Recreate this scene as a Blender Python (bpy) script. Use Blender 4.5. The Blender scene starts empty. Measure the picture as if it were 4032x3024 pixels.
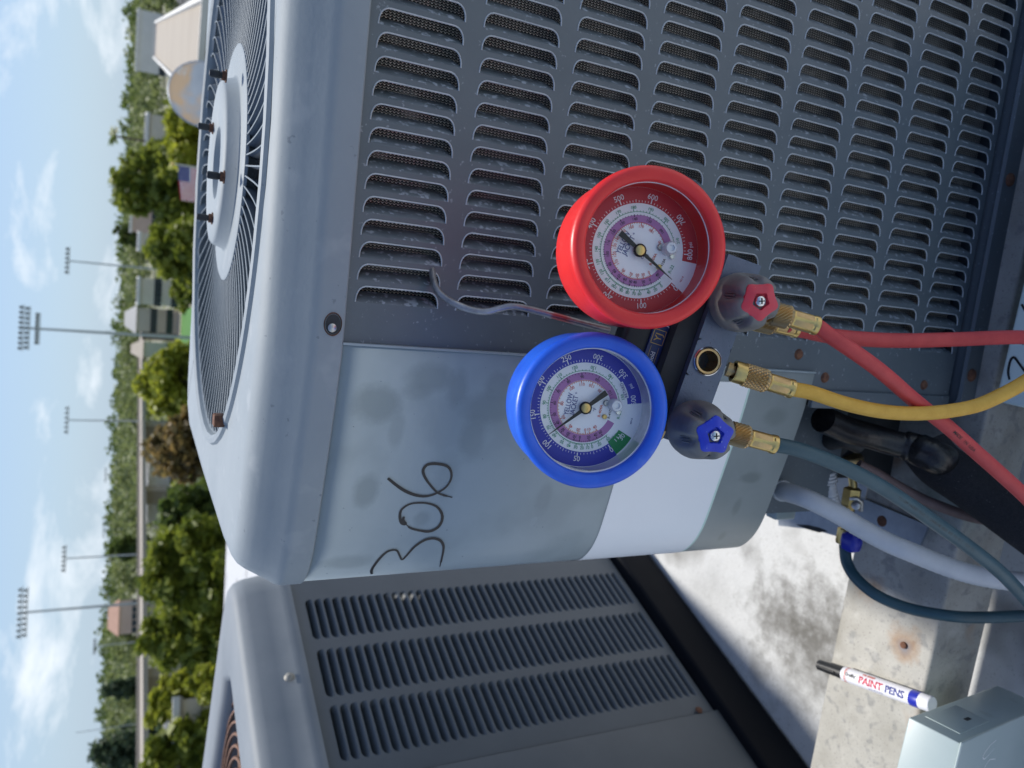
import bpy, bmesh, math, random
from mathutils import Vector as V, Matrix
random.seed(7)
C = bpy.context.scene
COL = C.collection
R = math.radians
H = 11.5                                    # the roof technician's eye above the street
# ---------------------------------------------------------------- camera
FPX, PIT, ROL = 3040.0, R(27.1), R(2.4)
cF = V((0, math.cos(PIT), -math.sin(PIT))); cD = V((0, -math.sin(PIT), -math.cos(PIT))); cR = V((1, 0, 0))
cX = cD*math.cos(ROL) + cR*math.sin(ROL); cY = cR*math.cos(ROL) - cD*math.sin(ROL)
CAM = V((0, 0, H))
cd = bpy.data.cameras.new('camera'); cam = bpy.data.objects.new('camera', cd); COL.objects.link(cam)
cam.matrix_world = Matrix(((cX.x, cY.x, -cF.x, 0), (cX.y, cY.y, -cF.y, 0), (cX.z, cY.z, -cF.z, H), (0, 0, 0, 1)))
cd.sensor_width = 36; cd.lens = FPX/4032*36; cd.clip_start = .02; cd.clip_end = 5000
cd.dof.use_dof = True; cd.dof.focus_distance = .47; cd.dof.aperture_fstop = 11
C.camera = cam
# ---------------------------------------------------------------- world
SUN_EL, SUN_AZ = 61, 20                    # elevation; azimuth from +Y, positive = to the right
W = bpy.data.worlds.new('World'); C.world = W; W.use_nodes = True
nt = W.node_tree; N = nt.nodes; L = nt.links; N.clear()
sky = N.new('ShaderNodeTexSky'); sky.sky_type = 'NISHITA'; sky.sun_disc = False
sky.sun_elevation = R(SUN_EL); sky.sun_rotation = R(SUN_AZ); sky.air_density = 1.0; sky.dust_density = 1.2
tc = N.new('ShaderNodeTexCoord'); sx = N.new('ShaderNodeSeparateXYZ'); L.new(tc.outputs['Generated'], sx.inputs[0])
def mth(op, a, b=None, clamp=False):
    m = N.new('ShaderNodeMath'); m.operation = op; m.use_clamp = clamp
    for i, q in enumerate((a, b)):
        if q is None: continue
        if isinstance(q, (int, float)): m.inputs[i].default_value = q
        else: L.new(q, m.inputs[i])
    return m.outputs[0]
cv = N.new('ShaderNodeCombineXYZ'); L.new(sx.outputs[0], cv.inputs[0]); L.new(sx.outputs[1], cv.inputs[1]); L.new(mth('MULTIPLY', sx.outputs[2], 2.6), cv.inputs[2])
nz = N.new('ShaderNodeTexNoise'); nz.inputs['Scale'].default_value = 6.0; nz.inputs['Detail'].default_value = 10; nz.inputs['Roughness'].default_value = .6
nz.inputs['Distortion'].default_value = .35
L.new(cv.outputs[0], nz.inputs['Vector'])
rp = N.new('ShaderNodeValToRGB'); rp.color_ramp.elements[0].position = .52; rp.color_ramp.elements[1].position = .68
rp.color_ramp.elements[0].color = (0, 0, 0, 1); rp.color_ramp.elements[1].color = (1, 1, 1, 1); L.new(nz.outputs[0], rp.inputs[0])
veil = mth('MULTIPLY', mth('SUBTRACT', 1.0, mth('MULTIPLY', mth('MAXIMUM', sx.outputs[2], 0.0), 1.9), True), .75)   # thin high haze thickens to the horizon
def mixc(f, a, b, bt='MIX'):
    m = N.new('ShaderNodeMix'); m.data_type = 'RGBA'; m.blend_type = bt
    for k, q in ((0, f), (6, a), (7, b)):
        if isinstance(q, (int, float, tuple)): m.inputs[k].default_value = q
        else: L.new(q, m.inputs[k])
    return m.outputs[2]
base = mixc(1.0, sky.outputs[0], (.38, .50, .69, 1), 'MULTIPLY')
hazy = mixc(veil, base, (3.0, 3.75, 4.5, 1))
clouds = mixc(mth('MULTIPLY', rp.outputs[0], .9), hazy, (4.9, 5.3, 5.7, 1))
bg = N.new('ShaderNodeBackground'); bg.inputs[1].default_value = .088
wo = N.new('ShaderNodeOutputWorld'); L.new(clouds, bg.inputs[0]); L.new(bg.outputs[0], wo.inputs[0])
sl = bpy.data.lights.new('sun', 'SUN'); sl.energy = 2.3; sl.angle = R(4); sl.color = (1, .95, .86)
so = bpy.data.objects.new('sun', sl); COL.objects.link(so)
sdir = V((math.sin(R(SUN_AZ))*math.cos(R(SUN_EL)), math.cos(R(SUN_AZ))*math.cos(R(SUN_EL)), math.sin(R(SUN_EL))))
so.rotation_euler = sdir.to_track_quat('Z', 'Y').to_euler(); so.location = (0, 0, 40)
C.view_settings.view_transform = 'Standard'; C.view_settings.look = 'None'; C.view_settings.gamma = 1
C.view_settings.use_curve_mapping = False; C.view_settings.exposure = 1.14
# ---------------------------------------------------------------- measuring: a sight line measured in the photo, cut with a real plane
def ray(x, y): return cF + cX*((x-2016)/FPX) - cY*((y-1512)/FPX)
def on_z(x, y, z): d = ray(x, y); return CAM + d*(z/d.z)                 # z relative to the eye
def at_dist(x, y, D): d = ray(x, y); return CAM + d*(D/math.hypot(d.x, d.y))
NA = -ray(1530, 1276).normalized()                                        # axis of the hanging gauges, pointing at the reader
def on_n(x, y, dd): d = ray(x, y); return CAM + d*(dd/(-(d.dot(NA))))
UO = V((.024, .47, H)); UU = V((.988, -.151, 0)).normalized(); UV = V((.151, .988, 0)).normalized(); UZ = V((0, 0, 1))
def to_u(P): P = P-UO; return V((P.dot(UU), P.dot(UV), P.z))
def on_face(x, y, v=0.0):
    d = ray(x, y); t = ((UO-CAM).dot(UV)+v)/d.dot(UV); return to_u(CAM+d*t)
# ---------------------------------------------------------------- materials
def mat(name, col, col2=None, rough=.5, metal=0, scale=20, contrast=.35, bump=0, bscale=None, spots=None, coords='Object', spec=.5, detail=6, coat=0):
    m = bpy.data.materials.new(name); m.use_nodes = True; n = m.node_tree.nodes; l = m.node_tree.links
    b = n['Principled BSDF']; b.inputs['Roughness'].default_value = rough; b.inputs['Metallic'].default_value = metal
    b.inputs['Specular IOR Level'].default_value = spec; b.inputs['Coat Weight'].default_value = coat
    t = n.new('ShaderNodeTexCoord'); src = t.outputs[coords]
    g = n.new('ShaderNodeNewGeometry')
    if coords == 'World': pass
    if col2 is None: b.inputs['Base Color'].default_value = (*col, 1); last = None
    else:
        a = n.new('ShaderNodeTexNoise'); a.inputs['Scale'].default_value = scale; a.inputs['Detail'].default_value = detail; a.inputs['Roughness'].default_value = .62
        l.new(g.outputs['Position'], a.inputs['Vector'])
        r = n.new('ShaderNodeValToRGB'); r.color_ramp.elements[0].position = .5-contrast/2; r.color_ramp.elements[1].position = .5+contrast/2
        r.color_ramp.elements[0].color = (*col, 1); r.color_ramp.elements[1].color = (*col2, 1); l.new(a.outputs[0], r.inputs[0]); last = r.outputs[0]
    for sp in (spots or []):
        sc, lo, hi, c3, al = sp
        a = n.new('ShaderNodeTexNoise'); a.inputs['Scale'].default_value = sc; a.inputs['Detail'].default_value = 3
        l.new(g.outputs['Position'], a.inputs['Vector'])
        r = n.new('ShaderNodeMapRange'); r.inputs[1].default_value = lo; r.inputs[2].default_value = hi; r.inputs[4].default_value = al; l.new(a.outputs[0], r.inputs[0])
        x = n.new('ShaderNodeMix'); x.data_type = 'RGBA'; l.new(r.outputs[0], x.inputs[0])
        if last is None: x.inputs[6].default_value = (*col, 1)
        else: l.new(last, x.inputs[6])
        x.inputs[7].default_value = (*c3, 1); last = x.outputs[2]
    if last is not None: l.new(last, b.inputs['Base Color'])
    if bump:
        a = n.new('ShaderNodeTexNoise'); a.inputs['Scale'].default_value = bscale or scale*3; a.inputs['Detail'].default_value = 4
        l.new(g.outputs['Position'], a.inputs['Vector'])
        u = n.new('ShaderNodeBump'); u.inputs['Strength'].default_value = bump; u.inputs['Distance'].default_value = .002
        l.new(a.outputs[0], u.inputs['Height']); l.new(u.outputs[0], b.inputs['Normal'])
    return m
M = {}
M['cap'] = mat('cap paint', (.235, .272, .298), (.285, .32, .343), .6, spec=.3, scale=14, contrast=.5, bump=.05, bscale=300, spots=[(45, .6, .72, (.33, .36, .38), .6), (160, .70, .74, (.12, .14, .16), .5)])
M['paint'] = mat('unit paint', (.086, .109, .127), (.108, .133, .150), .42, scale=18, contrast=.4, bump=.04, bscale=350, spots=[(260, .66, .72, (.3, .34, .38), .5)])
M['louver'] = mat('dusty paint', (.086, .109, .127), (.108, .133, .150), .5, scale=30, contrast=.3, bump=.15, bscale=500, spots=[(40, .50, .66, (.19, .225, .26), .5), (230, .555, .65, (.36, .41, .47), .75)])
M['edge'] = mat('worn highlit sheet edge', (.40, .44, .47), (.58, .61, .63), .45, scale=300, contrast=.4, metal=.2)  # paler grey carries bare worn metal and the edge highlight painted in
M['panel'] = mat('service panel paint', (.29, .345, .37), (.33, .385, .41), .36, scale=11, contrast=.5, bump=.03, bscale=260, spots=[(18, .48, .62, (.255, .305, .325), .6), (420, .735, .76, (.05, .06, .07), .8), (70, .66, .74, (.32, .37, .41), .5)])
M['decal'] = mat('white decal', (.90, .915, .93), (.87, .89, .91), .3, scale=9)
M['decal_line'] = mat('pale green decal line', (.55, .72, .66), rough=.4)
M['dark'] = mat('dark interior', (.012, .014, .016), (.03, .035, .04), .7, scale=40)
M['shroud'] = mat('fan shroud', (.13, .16, .185), (.19, .22, .25), .5, scale=25)
M['rust'] = mat('rust', (.085, .038, .026), (.19, .085, .045), .85, scale=260, contrast=.3, bump=.4, bscale=900)
M['rustwire'] = mat('rusty wire', (.14, .07, .045), (.27, .14, .08), .75, scale=120, bump=.2, bscale=500)
M['zinc'] = mat('zinc screw', (.55, .55, .54), (.38, .38, .38), .35, metal=.9, scale=300)
M['black'] = mat('black rubber', (.010, .011, .013), (.018, .018, .020), .45, scale=80, bump=.1)
M['blackpipe'] = mat('black taped pipe', (.006, .006, .008), (.022, .020, .019), .26, scale=60, bump=.35, bscale=120)
M['foam'] = mat('black pipe foam', (.006, .007, .010), (.018, .018, .022), .8, scale=400, bump=.9, bscale=700, spots=[(900, .72, .76, (.5, .5, .5), .8)])
M['red'] = mat('red rubber', (.66, .018, .022), (.74, .03, .03), .38, scale=40, bump=.04, bscale=500, spots=[(90, .70, .78, (.42, .02, .02), .5)])
M['blue'] = mat('blue rubber', (.010, .085, .60), (.018, .13, .72), .38, scale=30, bump=.04, bscale=500, spots=[(60, .62, .75, (.12, .22, .62), .5)])
M['redhose'] = mat('red hose', (.45, .035, .04), (.56, .055, .055), .5, scale=50, bump=.08, bscale=700)
M['yellowhose'] = mat('yellow hose', (.60, .33, .035), (.70, .41, .055), .5, scale=120, contrast=.4, bump=.15, bscale=700)
M['tealhose'] = mat('teal hose', (.022, .068, .09), (.035, .09, .115), .42, scale=50, bump=.08, bscale=600)
M['brass'] = mat('brass', (.66, .50, .20), (.50, .36, .14), .3, metal=.95, scale=120, contrast=.5, bump=.08, bscale=500)
M['brassold'] = mat('aged brass', (.58, .42, .21), (.42, .29, .14), .38, metal=.9, scale=150, contrast=.5, bump=.1, bscale=500)
M['steel'] = mat('steel rod', (.42, .42, .42), (.22, .21, .21), .35, metal=.7, scale=60, contrast=.4, bump=.2, bscale=400, spots=[(26, .56, .62, (.42, .05, .05), .8)])
M['chrome'] = mat('bright screw steel', (.66, .67, .67), rough=.2, metal=1)
M['anod'] = mat('manifold casting', (.10, .13, .19), (.14, .17, .24), .34, metal=.35, scale=40, bump=.12, bscale=900, spots=[(700, .68, .72, (.03, .035, .05), .7)])
M['navy'] = mat('navy sticker', (.008, .022, .11), (.015, .035, .16), .35, scale=90)
M['gold'] = mat('gold print', (.62, .40, .09), rough=.4)
M['greyknob'] = mat('grey rubber knob', (.14, .14, .138), (.19, .19, .185), .58, scale=60, bump=.06, bscale=700)
M['pink'] = mat('red knob insert', (.62, .035, .06), (.55, .05, .08), .45, scale=200, spots=[(500, .68, .74, (.6, .3, .3), .6)])
M['bluein'] = mat('blue knob insert', (.01, .03, .50), (.015, .05, .55), .42, scale=200, spots=[(500, .66, .72, (.3, .38, .65), .6)])
M['dialw'] = mat('dial white', (.88, .90, .92), rough=.4)
M['dialblue'] = mat('dial blue', (.03, .04, .42), rough=.4)
M['dialred'] = mat('dial red', (.50, .02, .035), rough=.4)
M['dialgreen'] = mat('dial green', (.01, .26, .08), rough=.4)
M['purple'] = mat('dial purple', (.42, .18, .42), rough=.4)
M['inkw'] = mat('white ink', (.85, .85, .88), rough=.5)
M['inkg'] = mat('green ink', (.02, .28, .12), rough=.5)
M['inko'] = mat('orange ink', (.62, .10, .05), rough=.5)
M['inkb'] = mat('black ink', (.012, .012, .015), rough=.5)
M['inkn'] = mat('navy ink', (.015, .03, .22), rough=.5)
M['inkr'] = mat('red ink', (.5, .02, .06), rough=.5)
M['needle'] = mat('black needle', (.012, .012, .012), rough=.35)
M['plug'] = mat('clear plug', (.75, .78, .82), rough=.2)
M['roof'] = mat('white roof coating', (.47, .48, .49), (.54, .55, .56), .75, scale=30, contrast=.5, bump=.35, bscale=220,
    spots=[(5.5, .60, .70, (.18, .175, .165), .8), (30, .56, .74, (.34, .34, .33), .2), (320, .60, .72, (.20, .20, .19), .45)])
M['beam'] = mat('weathered galvanised beam', (.31, .30, .27), (.44, .43, .40), .6, scale=22, contrast=.45, metal=.15, bump=.15, bscale=150,
    spots=[(14, .48, .66, (.25, .235, .20), .7), (70, .56, .66, (.20, .205, .205), .6), (45, .60, .72, (.50, .49, .46), .5), (9, .66, .72, (.30, .17, .08), .6), (420, .60, .70, (.12, .12, .12), .5)])
M['galv'] = mat('galvanised sheet', (.25, .29, .34), (.34, .38, .43), .45, scale=60, contrast=.4, metal=.4, bump=.06, bscale=300, spots=[(30, .64, .72, (.30, .24, .16), .6)])
M['conduit'] = mat('grey flexible conduit', (.50, .515, .53), (.58, .59, .60), .45, scale=40)
M['brownline'] = mat('brown liquid line', (.13, .085, .075), (.18, .12, .11), .6, scale=60, bump=.2)
M['mint'] = mat('mint painted steel', (.68, .80, .78), (.71, .82, .80), .3, scale=12)
M['boxlight'] = mat('grey green enamel', (.32, .395, .40), (.35, .42, .43), .34, scale=15, spots=[(45, .66, .70, (.24, .29, .29), .4)])
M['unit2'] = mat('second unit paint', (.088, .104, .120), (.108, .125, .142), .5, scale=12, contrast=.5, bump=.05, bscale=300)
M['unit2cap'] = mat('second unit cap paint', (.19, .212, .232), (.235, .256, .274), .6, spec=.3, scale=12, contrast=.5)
M['blackbase'] = mat('black painted curb', (.003, .004, .007), (.006, .007, .010), .7, scale=10, spec=.15)
M['penwhite'] = mat('pen barrel', (.74, .74, .80), rough=.3)
M['penblue'] = mat('pen band', (.02, .03, .36), rough=.35)
M['concretewhite'] = mat('white render wall', (.66, .65, .61), (.74, .73, .69), .8, scale=.4)
M['cream'] = mat('cream render', (.58, .52, .42), (.66, .60, .50), .8, scale=.3)
M['pinkwall'] = mat('peach render', (.55, .40, .32), (.60, .46, .38), .8, scale=.3)
M['roofbeige'] = mat('beige gravel roof', (.33, .29, .24), (.38, .34, .285), .9, scale=.12, contrast=.5)
M['tile'] = mat('terracotta roof', (.30, .17, .12), (.36, .21, .15), .8, scale=1)
M['win'] = mat('window glass', (.03, .045, .06), rough=.15)
M['asphalt'] = mat('asphalt', (.05, .052, .056), (.07, .072, .075), .85, scale=.6)
M['groundm'] = mat('city ground', (.10, .12, .05), (.26, .25, .19), .95, scale=.05, contrast=.25)
M['lawn'] = mat('lawn', (.055, .16, .03), (.075, .2, .04), .95, scale=.2)
M['pole'] = mat('galvanised pole', (.42, .43, .42), (.48, .49, .48), .5, scale=.5, metal=.3)
M['lamp'] = mat('floodlight housing', (.07, .075, .08), (.16, .165, .17), .5, scale=2)
M['bark'] = mat('bark', (.09, .065, .045), (.14, .11, .08), .9, scale=3)
def blot(m, c, r0, r1, col, alpha, sc, st=(1, 1, 1)):
    n = m.node_tree.nodes; l = m.node_tree.links; b = n['Principled BSDF']; src = b.inputs['Base Color'].links[0].from_socket
    g = n.new('ShaderNodeNewGeometry'); d0 = n.new('ShaderNodeVectorMath'); d0.operation = 'SUBTRACT'; d0.inputs[1].default_value = c; l.new(g.outputs['Position'], d0.inputs[0])
    d1_ = n.new('ShaderNodeVectorMath'); d1_.operation = 'MULTIPLY'; d1_.inputs[1].default_value = st; l.new(d0.outputs[0], d1_.inputs[0])
    d = n.new('ShaderNodeVectorMath'); d.operation = 'LENGTH'; l.new(d1_.outputs[0], d.inputs[0])
    z = n.new('ShaderNodeTexNoise'); z.inputs['Scale'].default_value = sc; z.inputs['Detail'].default_value = 7; z.inputs['Roughness'].default_value = .7; l.new(g.outputs['Position'], z.inputs['Vector'])
    a = n.new('ShaderNodeMath'); a.operation = 'MULTIPLY_ADD'; l.new(z.outputs[0], a.inputs[0]); a.inputs[1].default_value = (r1-r0)*3; l.new(d.outputs['Value'], a.inputs[2])
    q = n.new('ShaderNodeMapRange'); q.inputs[1].default_value = r0+(r1-r0)*1.2; q.inputs[2].default_value = r1+(r1-r0)*1.6; q.inputs[3].default_value = alpha; q.inputs[4].default_value = 0; l.new(a.outputs[0], q.inputs[0])
    x = n.new('ShaderNodeMix'); x.data_type = 'RGBA'; l.new(q.outputs[0], x.inputs[0]); l.new(src, x.inputs[6]); x.inputs[7].default_value = (*col, 1); l.new(x.outputs[2], b.inputs['Base Color'])
for p, r0, r1, al in (((3200, 2560), .03, .12, .8), ((3050, 2430), .01, .07, .7), ((3300, 2450), .01, .07, .75), ((2950, 2160), .0, .03, .6), ((2800, 2330), .01, .06, .22)): blot(M['roof'], on_z(*p, -.93), r0, r1, (.085, .08, .07), al, 34)
for p, r0, r1, c_, al in (((3560, 2540), .008, .022, (.28, .15, .06), .8), ((3560, 2545), .004, .010, (.20, .20, .22), .9), ((3420, 2310), .004, .02, (.30, .17, .08), .7), ((3680, 1990), .01, .04, (.07, .09, .06), .7), ((3780, 2000), .01, .04, (.30, .36, .34), .5)): blot(M['beam'], on_z(*p, -.745), r0, r1, c_, al, 40)
def leafmat(name, a, b):
    m = mat(name, a, b, .55, scale=.9, contrast=.35, detail=3); n = m.node_tree.nodes; l = m.node_tree.links; p = n['Principled BSDF']; o = n['Material Output']
    t = n.new('ShaderNodeBsdfTranslucent'); l.new(p.inputs['Base Color'].links[0].from_socket, t.inputs[0]); x = n.new('ShaderNodeMixShader'); x.inputs[0].default_value = .42
    l.new(p.outputs[0], x.inputs[1]); l.new(t.outputs[0], x.inputs[2]); l.new(x.outputs[0], o.inputs['Surface']); return m
M['leaf_mid'] = leafmat('mid green leaves', (.11, .155, .018), (.31, .345, .05))
M['leaf_yel'] = leafmat('yellow green leaves', (.22, .25, .02), (.46, .48, .06))
M['leaf_dark'] = leafmat('dark green leaves', (.06, .10, .025), (.17, .225, .045))
M['leaf_brown'] = leafmat('dry brown leaves', (.14, .13, .05), (.32, .21, .075))
M['leaf_con'] = leafmat('blue green needles', (.06, .10, .055), (.12, .165, .085))
M['leaf_far'] = leafmat('far woodland leaves', (.15, .19, .07), (.28, .32, .12))
# thin clear gauge window: mostly transmits, reflects by fresnel
gm = bpy.data.materials.new('clear lens'); gm.use_nodes = True; n_ = gm.node_tree.nodes; l_ = gm.node_tree.links; n_.clear()
o_ = n_.new('ShaderNodeOutputMaterial'); t_ = n_.new('ShaderNodeBsdfTransparent'); g_ = n_.new('ShaderNodeBsdfGlossy'); g_.inputs[1].default_value = .03
f_ = n_.new('ShaderNodeFresnel'); f_.inputs[0].default_value = 1.16; x_ = n_.new('ShaderNodeMixShader')
l_.new(f_.outputs[0], x_.inputs[0]); l_.new(t_.outputs[0], x_.inputs[1]); l_.new(g_.outputs[0], x_.inputs[2]); l_.new(x_.outputs[0], o_.inputs[0]); M['lens'] = gm
cm = mat('clear case wall', (.62, .63, .65), (.85, .86, .88), .08, scale=60, contrast=.2, coat=.6); M['clearcase'] = cm
# condenser coil: fine wavy fins and tube rows
def coilmat():
    m = bpy.data.materials.new('coil fins'); m.use_nodes = True; n = m.node_tree.nodes; l = m.node_tree.links; b = n['Principled BSDF']
    t = n.new('ShaderNodeTexCoord'); s = n.new('ShaderNodeSeparateXYZ'); l.new(t.outputs['Object'], s.inputs[0])
    def mm(op, a, c=None):
        q = n.new('ShaderNodeMath'); q.operation = op
        for i, e in enumerate((a, c)):
            if e is None: continue
            if isinstance(e, (int, float)): q.inputs[i].default_value = e
            else: l.new(e, q.inputs[i])
        return q.outputs[0]
    wave = mm('MULTIPLY', mm('SINE', mm('MULTIPLY', s.outputs[2], 2*math.pi/.0026)), .00045)
    fin = mm('SINE', mm('MULTIPLY', mm('ADD', s.outputs[0], wave), 2*math.pi/.0017))
    band = mm('SINE', mm('MULTIPLY', s.outputs[2], 2*math.pi/.0026))
    hgt = mm('ADD', mm('MULTIPLY', fin, .5), .5)
    r = n.new('ShaderNodeValToRGB'); r.color_ramp.elements[0].position = .15; r.color_ramp.elements[1].position = .95
    r.color_ramp.elements[0].color = (.012, .012, .012, 1); r.color_ramp.elements[1].color = (.95, .88, .76, 1)
    l.new(mm('MULTIPLY', hgt, mm('ADD', .72, mm('MULTIPLY', band, .28))), r.inputs[0])
    z = n.new('ShaderNodeTexNoise'); z.inputs['Scale'].default_value = 45; l.new(t.outputs['Object'], z.inputs['Vector'])
    x = n.new('ShaderNodeMix'); x.data_type = 'RGBA'; mr = n.new('ShaderNodeMapRange'); mr.inputs[1].default_value = .58; mr.inputs[2].default_value = .72; mr.inputs[4].default_value = .5
    l.new(z.outputs[0], mr.inputs[0]); l.new(mr.outputs[0], x.inputs[0]); l.new(r.outputs[0], x.inputs[6]); x.inputs[7].default_value = (.5, .47, .42, 1)
    l.new(x.outputs[2], b.inputs['Base Color']); b.inputs['Roughness'].default_value = .6
    bp = n.new('ShaderNodeBump'); bp.inputs['Distance'].default_value = .001; bp.inputs['Strength'].default_value = .7; l.new(hgt, bp.inputs['Height']); l.new(bp.outputs[0], b.inputs['Normal'])
    return m
M['coil'] = coilmat()
# ---------------------------------------------------------------- mesh builder
class MB:
    def __init__(s): s.v = []; s.f = []; s.m = []
    def add(s, vs, fs, mi=0):
        o = len(s.v); s.v += [V(a) for a in vs]; s.f += [tuple(i+o for i in f) for f in fs]; s.m += [mi]*len(fs); return s
    def box(s, a, b, mi=0, X=V((1, 0, 0)), Y=V((0, 1, 0)), Z=V((0, 0, 1)), o=V((0, 0, 0))):
        P = [o+X*x+Y*y+Z*z for x in (a[0], b[0]) for y in (a[1], b[1]) for z in (a[2], b[2])]
        return s.add(P, [(0, 1, 3, 2), (4, 6, 7, 5), (0, 4, 5, 1), (2, 3, 7, 6), (0, 2, 6, 4), (1, 5, 7, 3)], mi)
    def frame(s, ax):
        ax = V(ax).normalized(); t = V((0, 0, 1)) if abs(ax.z) < .9 else V((1, 0, 0)); a = ax.cross(t).normalized(); return a, ax.cross(a).normalized(), ax
    def lathe(s, o, ax, prof, n=32, mi=0, rf=None, caps=True, X=None):
        o = V(o); a, b, c = s.frame(ax)
        if X is not None: a = (V(X)-c*V(X).dot(c)).normalized(); b = c.cross(a)
        vs = []
        for j, (r, h) in enumerate(prof):
            for i in range(n):
                t = 2*math.pi*i/n; q = rf(t, j, r, h) if rf else r
                vs.append(o+a*math.cos(t)*q+b*math.sin(t)*q+c*h)
        fs = [(j*n+i, j*n+(i+1) % n, (j+1)*n+(i+1) % n, (j+1)*n+i) for j in range(len(prof)-1) for i in range(n)]
        if caps: fs += [tuple(range(n))[::-1], tuple((len(prof)-1)*n+i for i in range(n))]
        return s.add(vs, fs, mi)
    def cyl(s, p, q, r, r2=None, n=16, mi=0):
        p = V(p); q = V(q); return s.lathe(p, q-p, [(r, 0), (r if r2 is None else r2, (q-p).length)], n, mi)
    def tube(s, pts, r, n=12, mi=0, caps=True, rib=None):
        pts = [V(p) for p in pts]; vs = []; prev = None
        for i, p in enumerate(pts):
            t = (pts[min(i+1, len(pts)-1)]-pts[max(i-1, 0)]).normalized()
            if prev is None: a, b, _ = s.frame(t)
            else:
                a = (prev-t*prev.dot(t)).normalized(); b = t.cross(a)
            prev = a; rr = r(i/(len(pts)-1)) if callable(r) else r
            if rib: rr *= 1+(rib if i % 2 else 0)
            for k in range(n):
                w = 2*math.pi*k/n; vs.append(p+a*math.cos(w)*rr+b*math.sin(w)*rr)
        fs = [(j*n+i, j*n+(i+1) % n, (j+1)*n+(i+1) % n, (j+1)*n+i) for j in range(len(pts)-1) for i in range(n)]
        if caps: fs += [tuple(range(n))[::-1], tuple((len(pts)-1)*n+i for i in range(n))]
        return s.add(vs, fs, mi)
    def poly(s, pts, mi=0): return s.add(pts, [tuple(range(len(pts)))], mi)
def cat(pts, n=8):
    pts = [V(p) for p in pts]; out = []
    P = [pts[0]*2-pts[1]]+pts+[pts[-1]*2-pts[-2]]
    for i in range(1, len(P)-2):
        for k in range(n):
            t = k/n; a, b, c, d = P[i-1:i+3]
            out.append(.5*((2*b)+(c-a)*t+(2*a-5*b+4*c-d)*t*t+(3*b-a-3*c+d)*t**3))
    out.append(pts[-1]); return out
ACC = {}
def obj(name, mb, mats, parent=None, smooth=False, label=None, cat_=None, group=None, kind=None, bevel=0):
    if mb.v:
        lo = V([min(v[i] for v in mb.v) for i in range(3)]); hi = V([max(v[i] for v in mb.v) for i in range(3)]); c = (lo+hi)/2
    else: c = V((0, 0, 0))
    me = bpy.data.meshes.new(name); me.from_pydata([tuple(v-c) for v in mb.v], [], mb.f)
    if not isinstance(mats, (list, tuple)): mats = [mats]
    for m in mats: me.materials.append(M[m] if isinstance(m, str) else m)
    me.polygons.foreach_set('material_index', mb.m)
    o = bpy.data.objects.new(name, me); COL.objects.link(o)
    if smooth:
        me.polygons.foreach_set('use_smooth', [True]*len(me.polygons)); me.set_sharp_from_angle(angle=R(smooth if smooth > 1 else 40))
    if bevel:
        b = o.modifiers.new('bevel', 'BEVEL'); b.width = bevel; b.segments = 3; b.limit_method = 'ANGLE'; b.angle_limit = R(40)
        me.polygons.foreach_set('use_smooth', [True]*len(me.polygons))
    me.update()
    if parent: o.parent = parent; o.location = c-ACC.get(parent.name, V((0, 0, 0))); ACC[o.name] = c
    else: o.location = c; ACC[o.name] = c
    for k, v in (('label', label), ('category', cat_), ('group', group), ('kind', kind)):
        if v: o[k] = v
    return o
def thing(name, label, cat_, loc=(0, 0, 0), rz=0, group=None, local=False):
    """An Empty at the thing's base. With local=True its parts are given in its own axes, else in world axes (no rotation)."""
    o = bpy.data.objects.new(name, None); COL.objects.link(o); o.empty_display_size = .05
    o.location = loc; o.rotation_euler = (0, 0, rz); o['label'] = label; o['category'] = cat_
    if group: o['group'] = group
    ACC[o.name] = V((0, 0, 0)) if local else V(loc); return o
def dup(src, parent, dloc, name=None):
    c = src.copy(); COL.objects.link(c); c.parent = parent; c.location = src.location+V(dloc); return c
_tc = {}
def glyphs(txt, bold=.004):
    key = txt; txt = (txt, bold)
    if txt not in _tc:
        cu = bpy.data.curves.new('t', 'FONT'); cu.body = key; cu.align_x = 'CENTER'; cu.align_y = 'CENTER'; cu.size = 1; cu.resolution_u = 3
        cu.offset = bold
        o = bpy.data.objects.new('t', cu); COL.objects.link(o)
        dg = bpy.context.evaluated_depsgraph_get(); me = bpy.data.meshes.new_from_object(o.evaluated_get(dg))
        _tc[txt] = ([v.co.copy() for v in me.vertices], [tuple(p.vertices) for p in me.polygons])
        bpy.data.objects.remove(o); bpy.data.meshes.remove(me); bpy.data.curves.remove(cu)
    return _tc[txt]
def text(mb, txt, o, X, Y, size, mi=0, sx=1, warp=None, bold=.004):
    vs, fs = glyphs(txt, bold)
    if warp:                                # cut the flat letters finely so that they can bend round the barrel
        bm = bmesh.new(); q = [bm.verts.new(v) for v in vs]; [bm.faces.new([q[i] for i in f]) for f in fs]
        bmesh.ops.triangulate(bm, faces=bm.faces[:]); bmesh.ops.subdivide_edges(bm, edges=[e for e in bm.edges if e.calc_length() > .2], cuts=3, use_grid_fill=True)
        bmesh.ops.triangulate(bm, faces=bm.faces[:]); bm.verts.index_update(); vs = [v.co.copy() for v in bm.verts]; fs = [tuple(v.index for v in f.verts) for f in bm.faces]; bm.free()
    P = [V(o)+V(X)*v.x*size*sx+V(Y)*v.y*size for v in vs]
    if warp: P = [warp(p) for p in P]
    mb.add(P, fs, mi)
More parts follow.
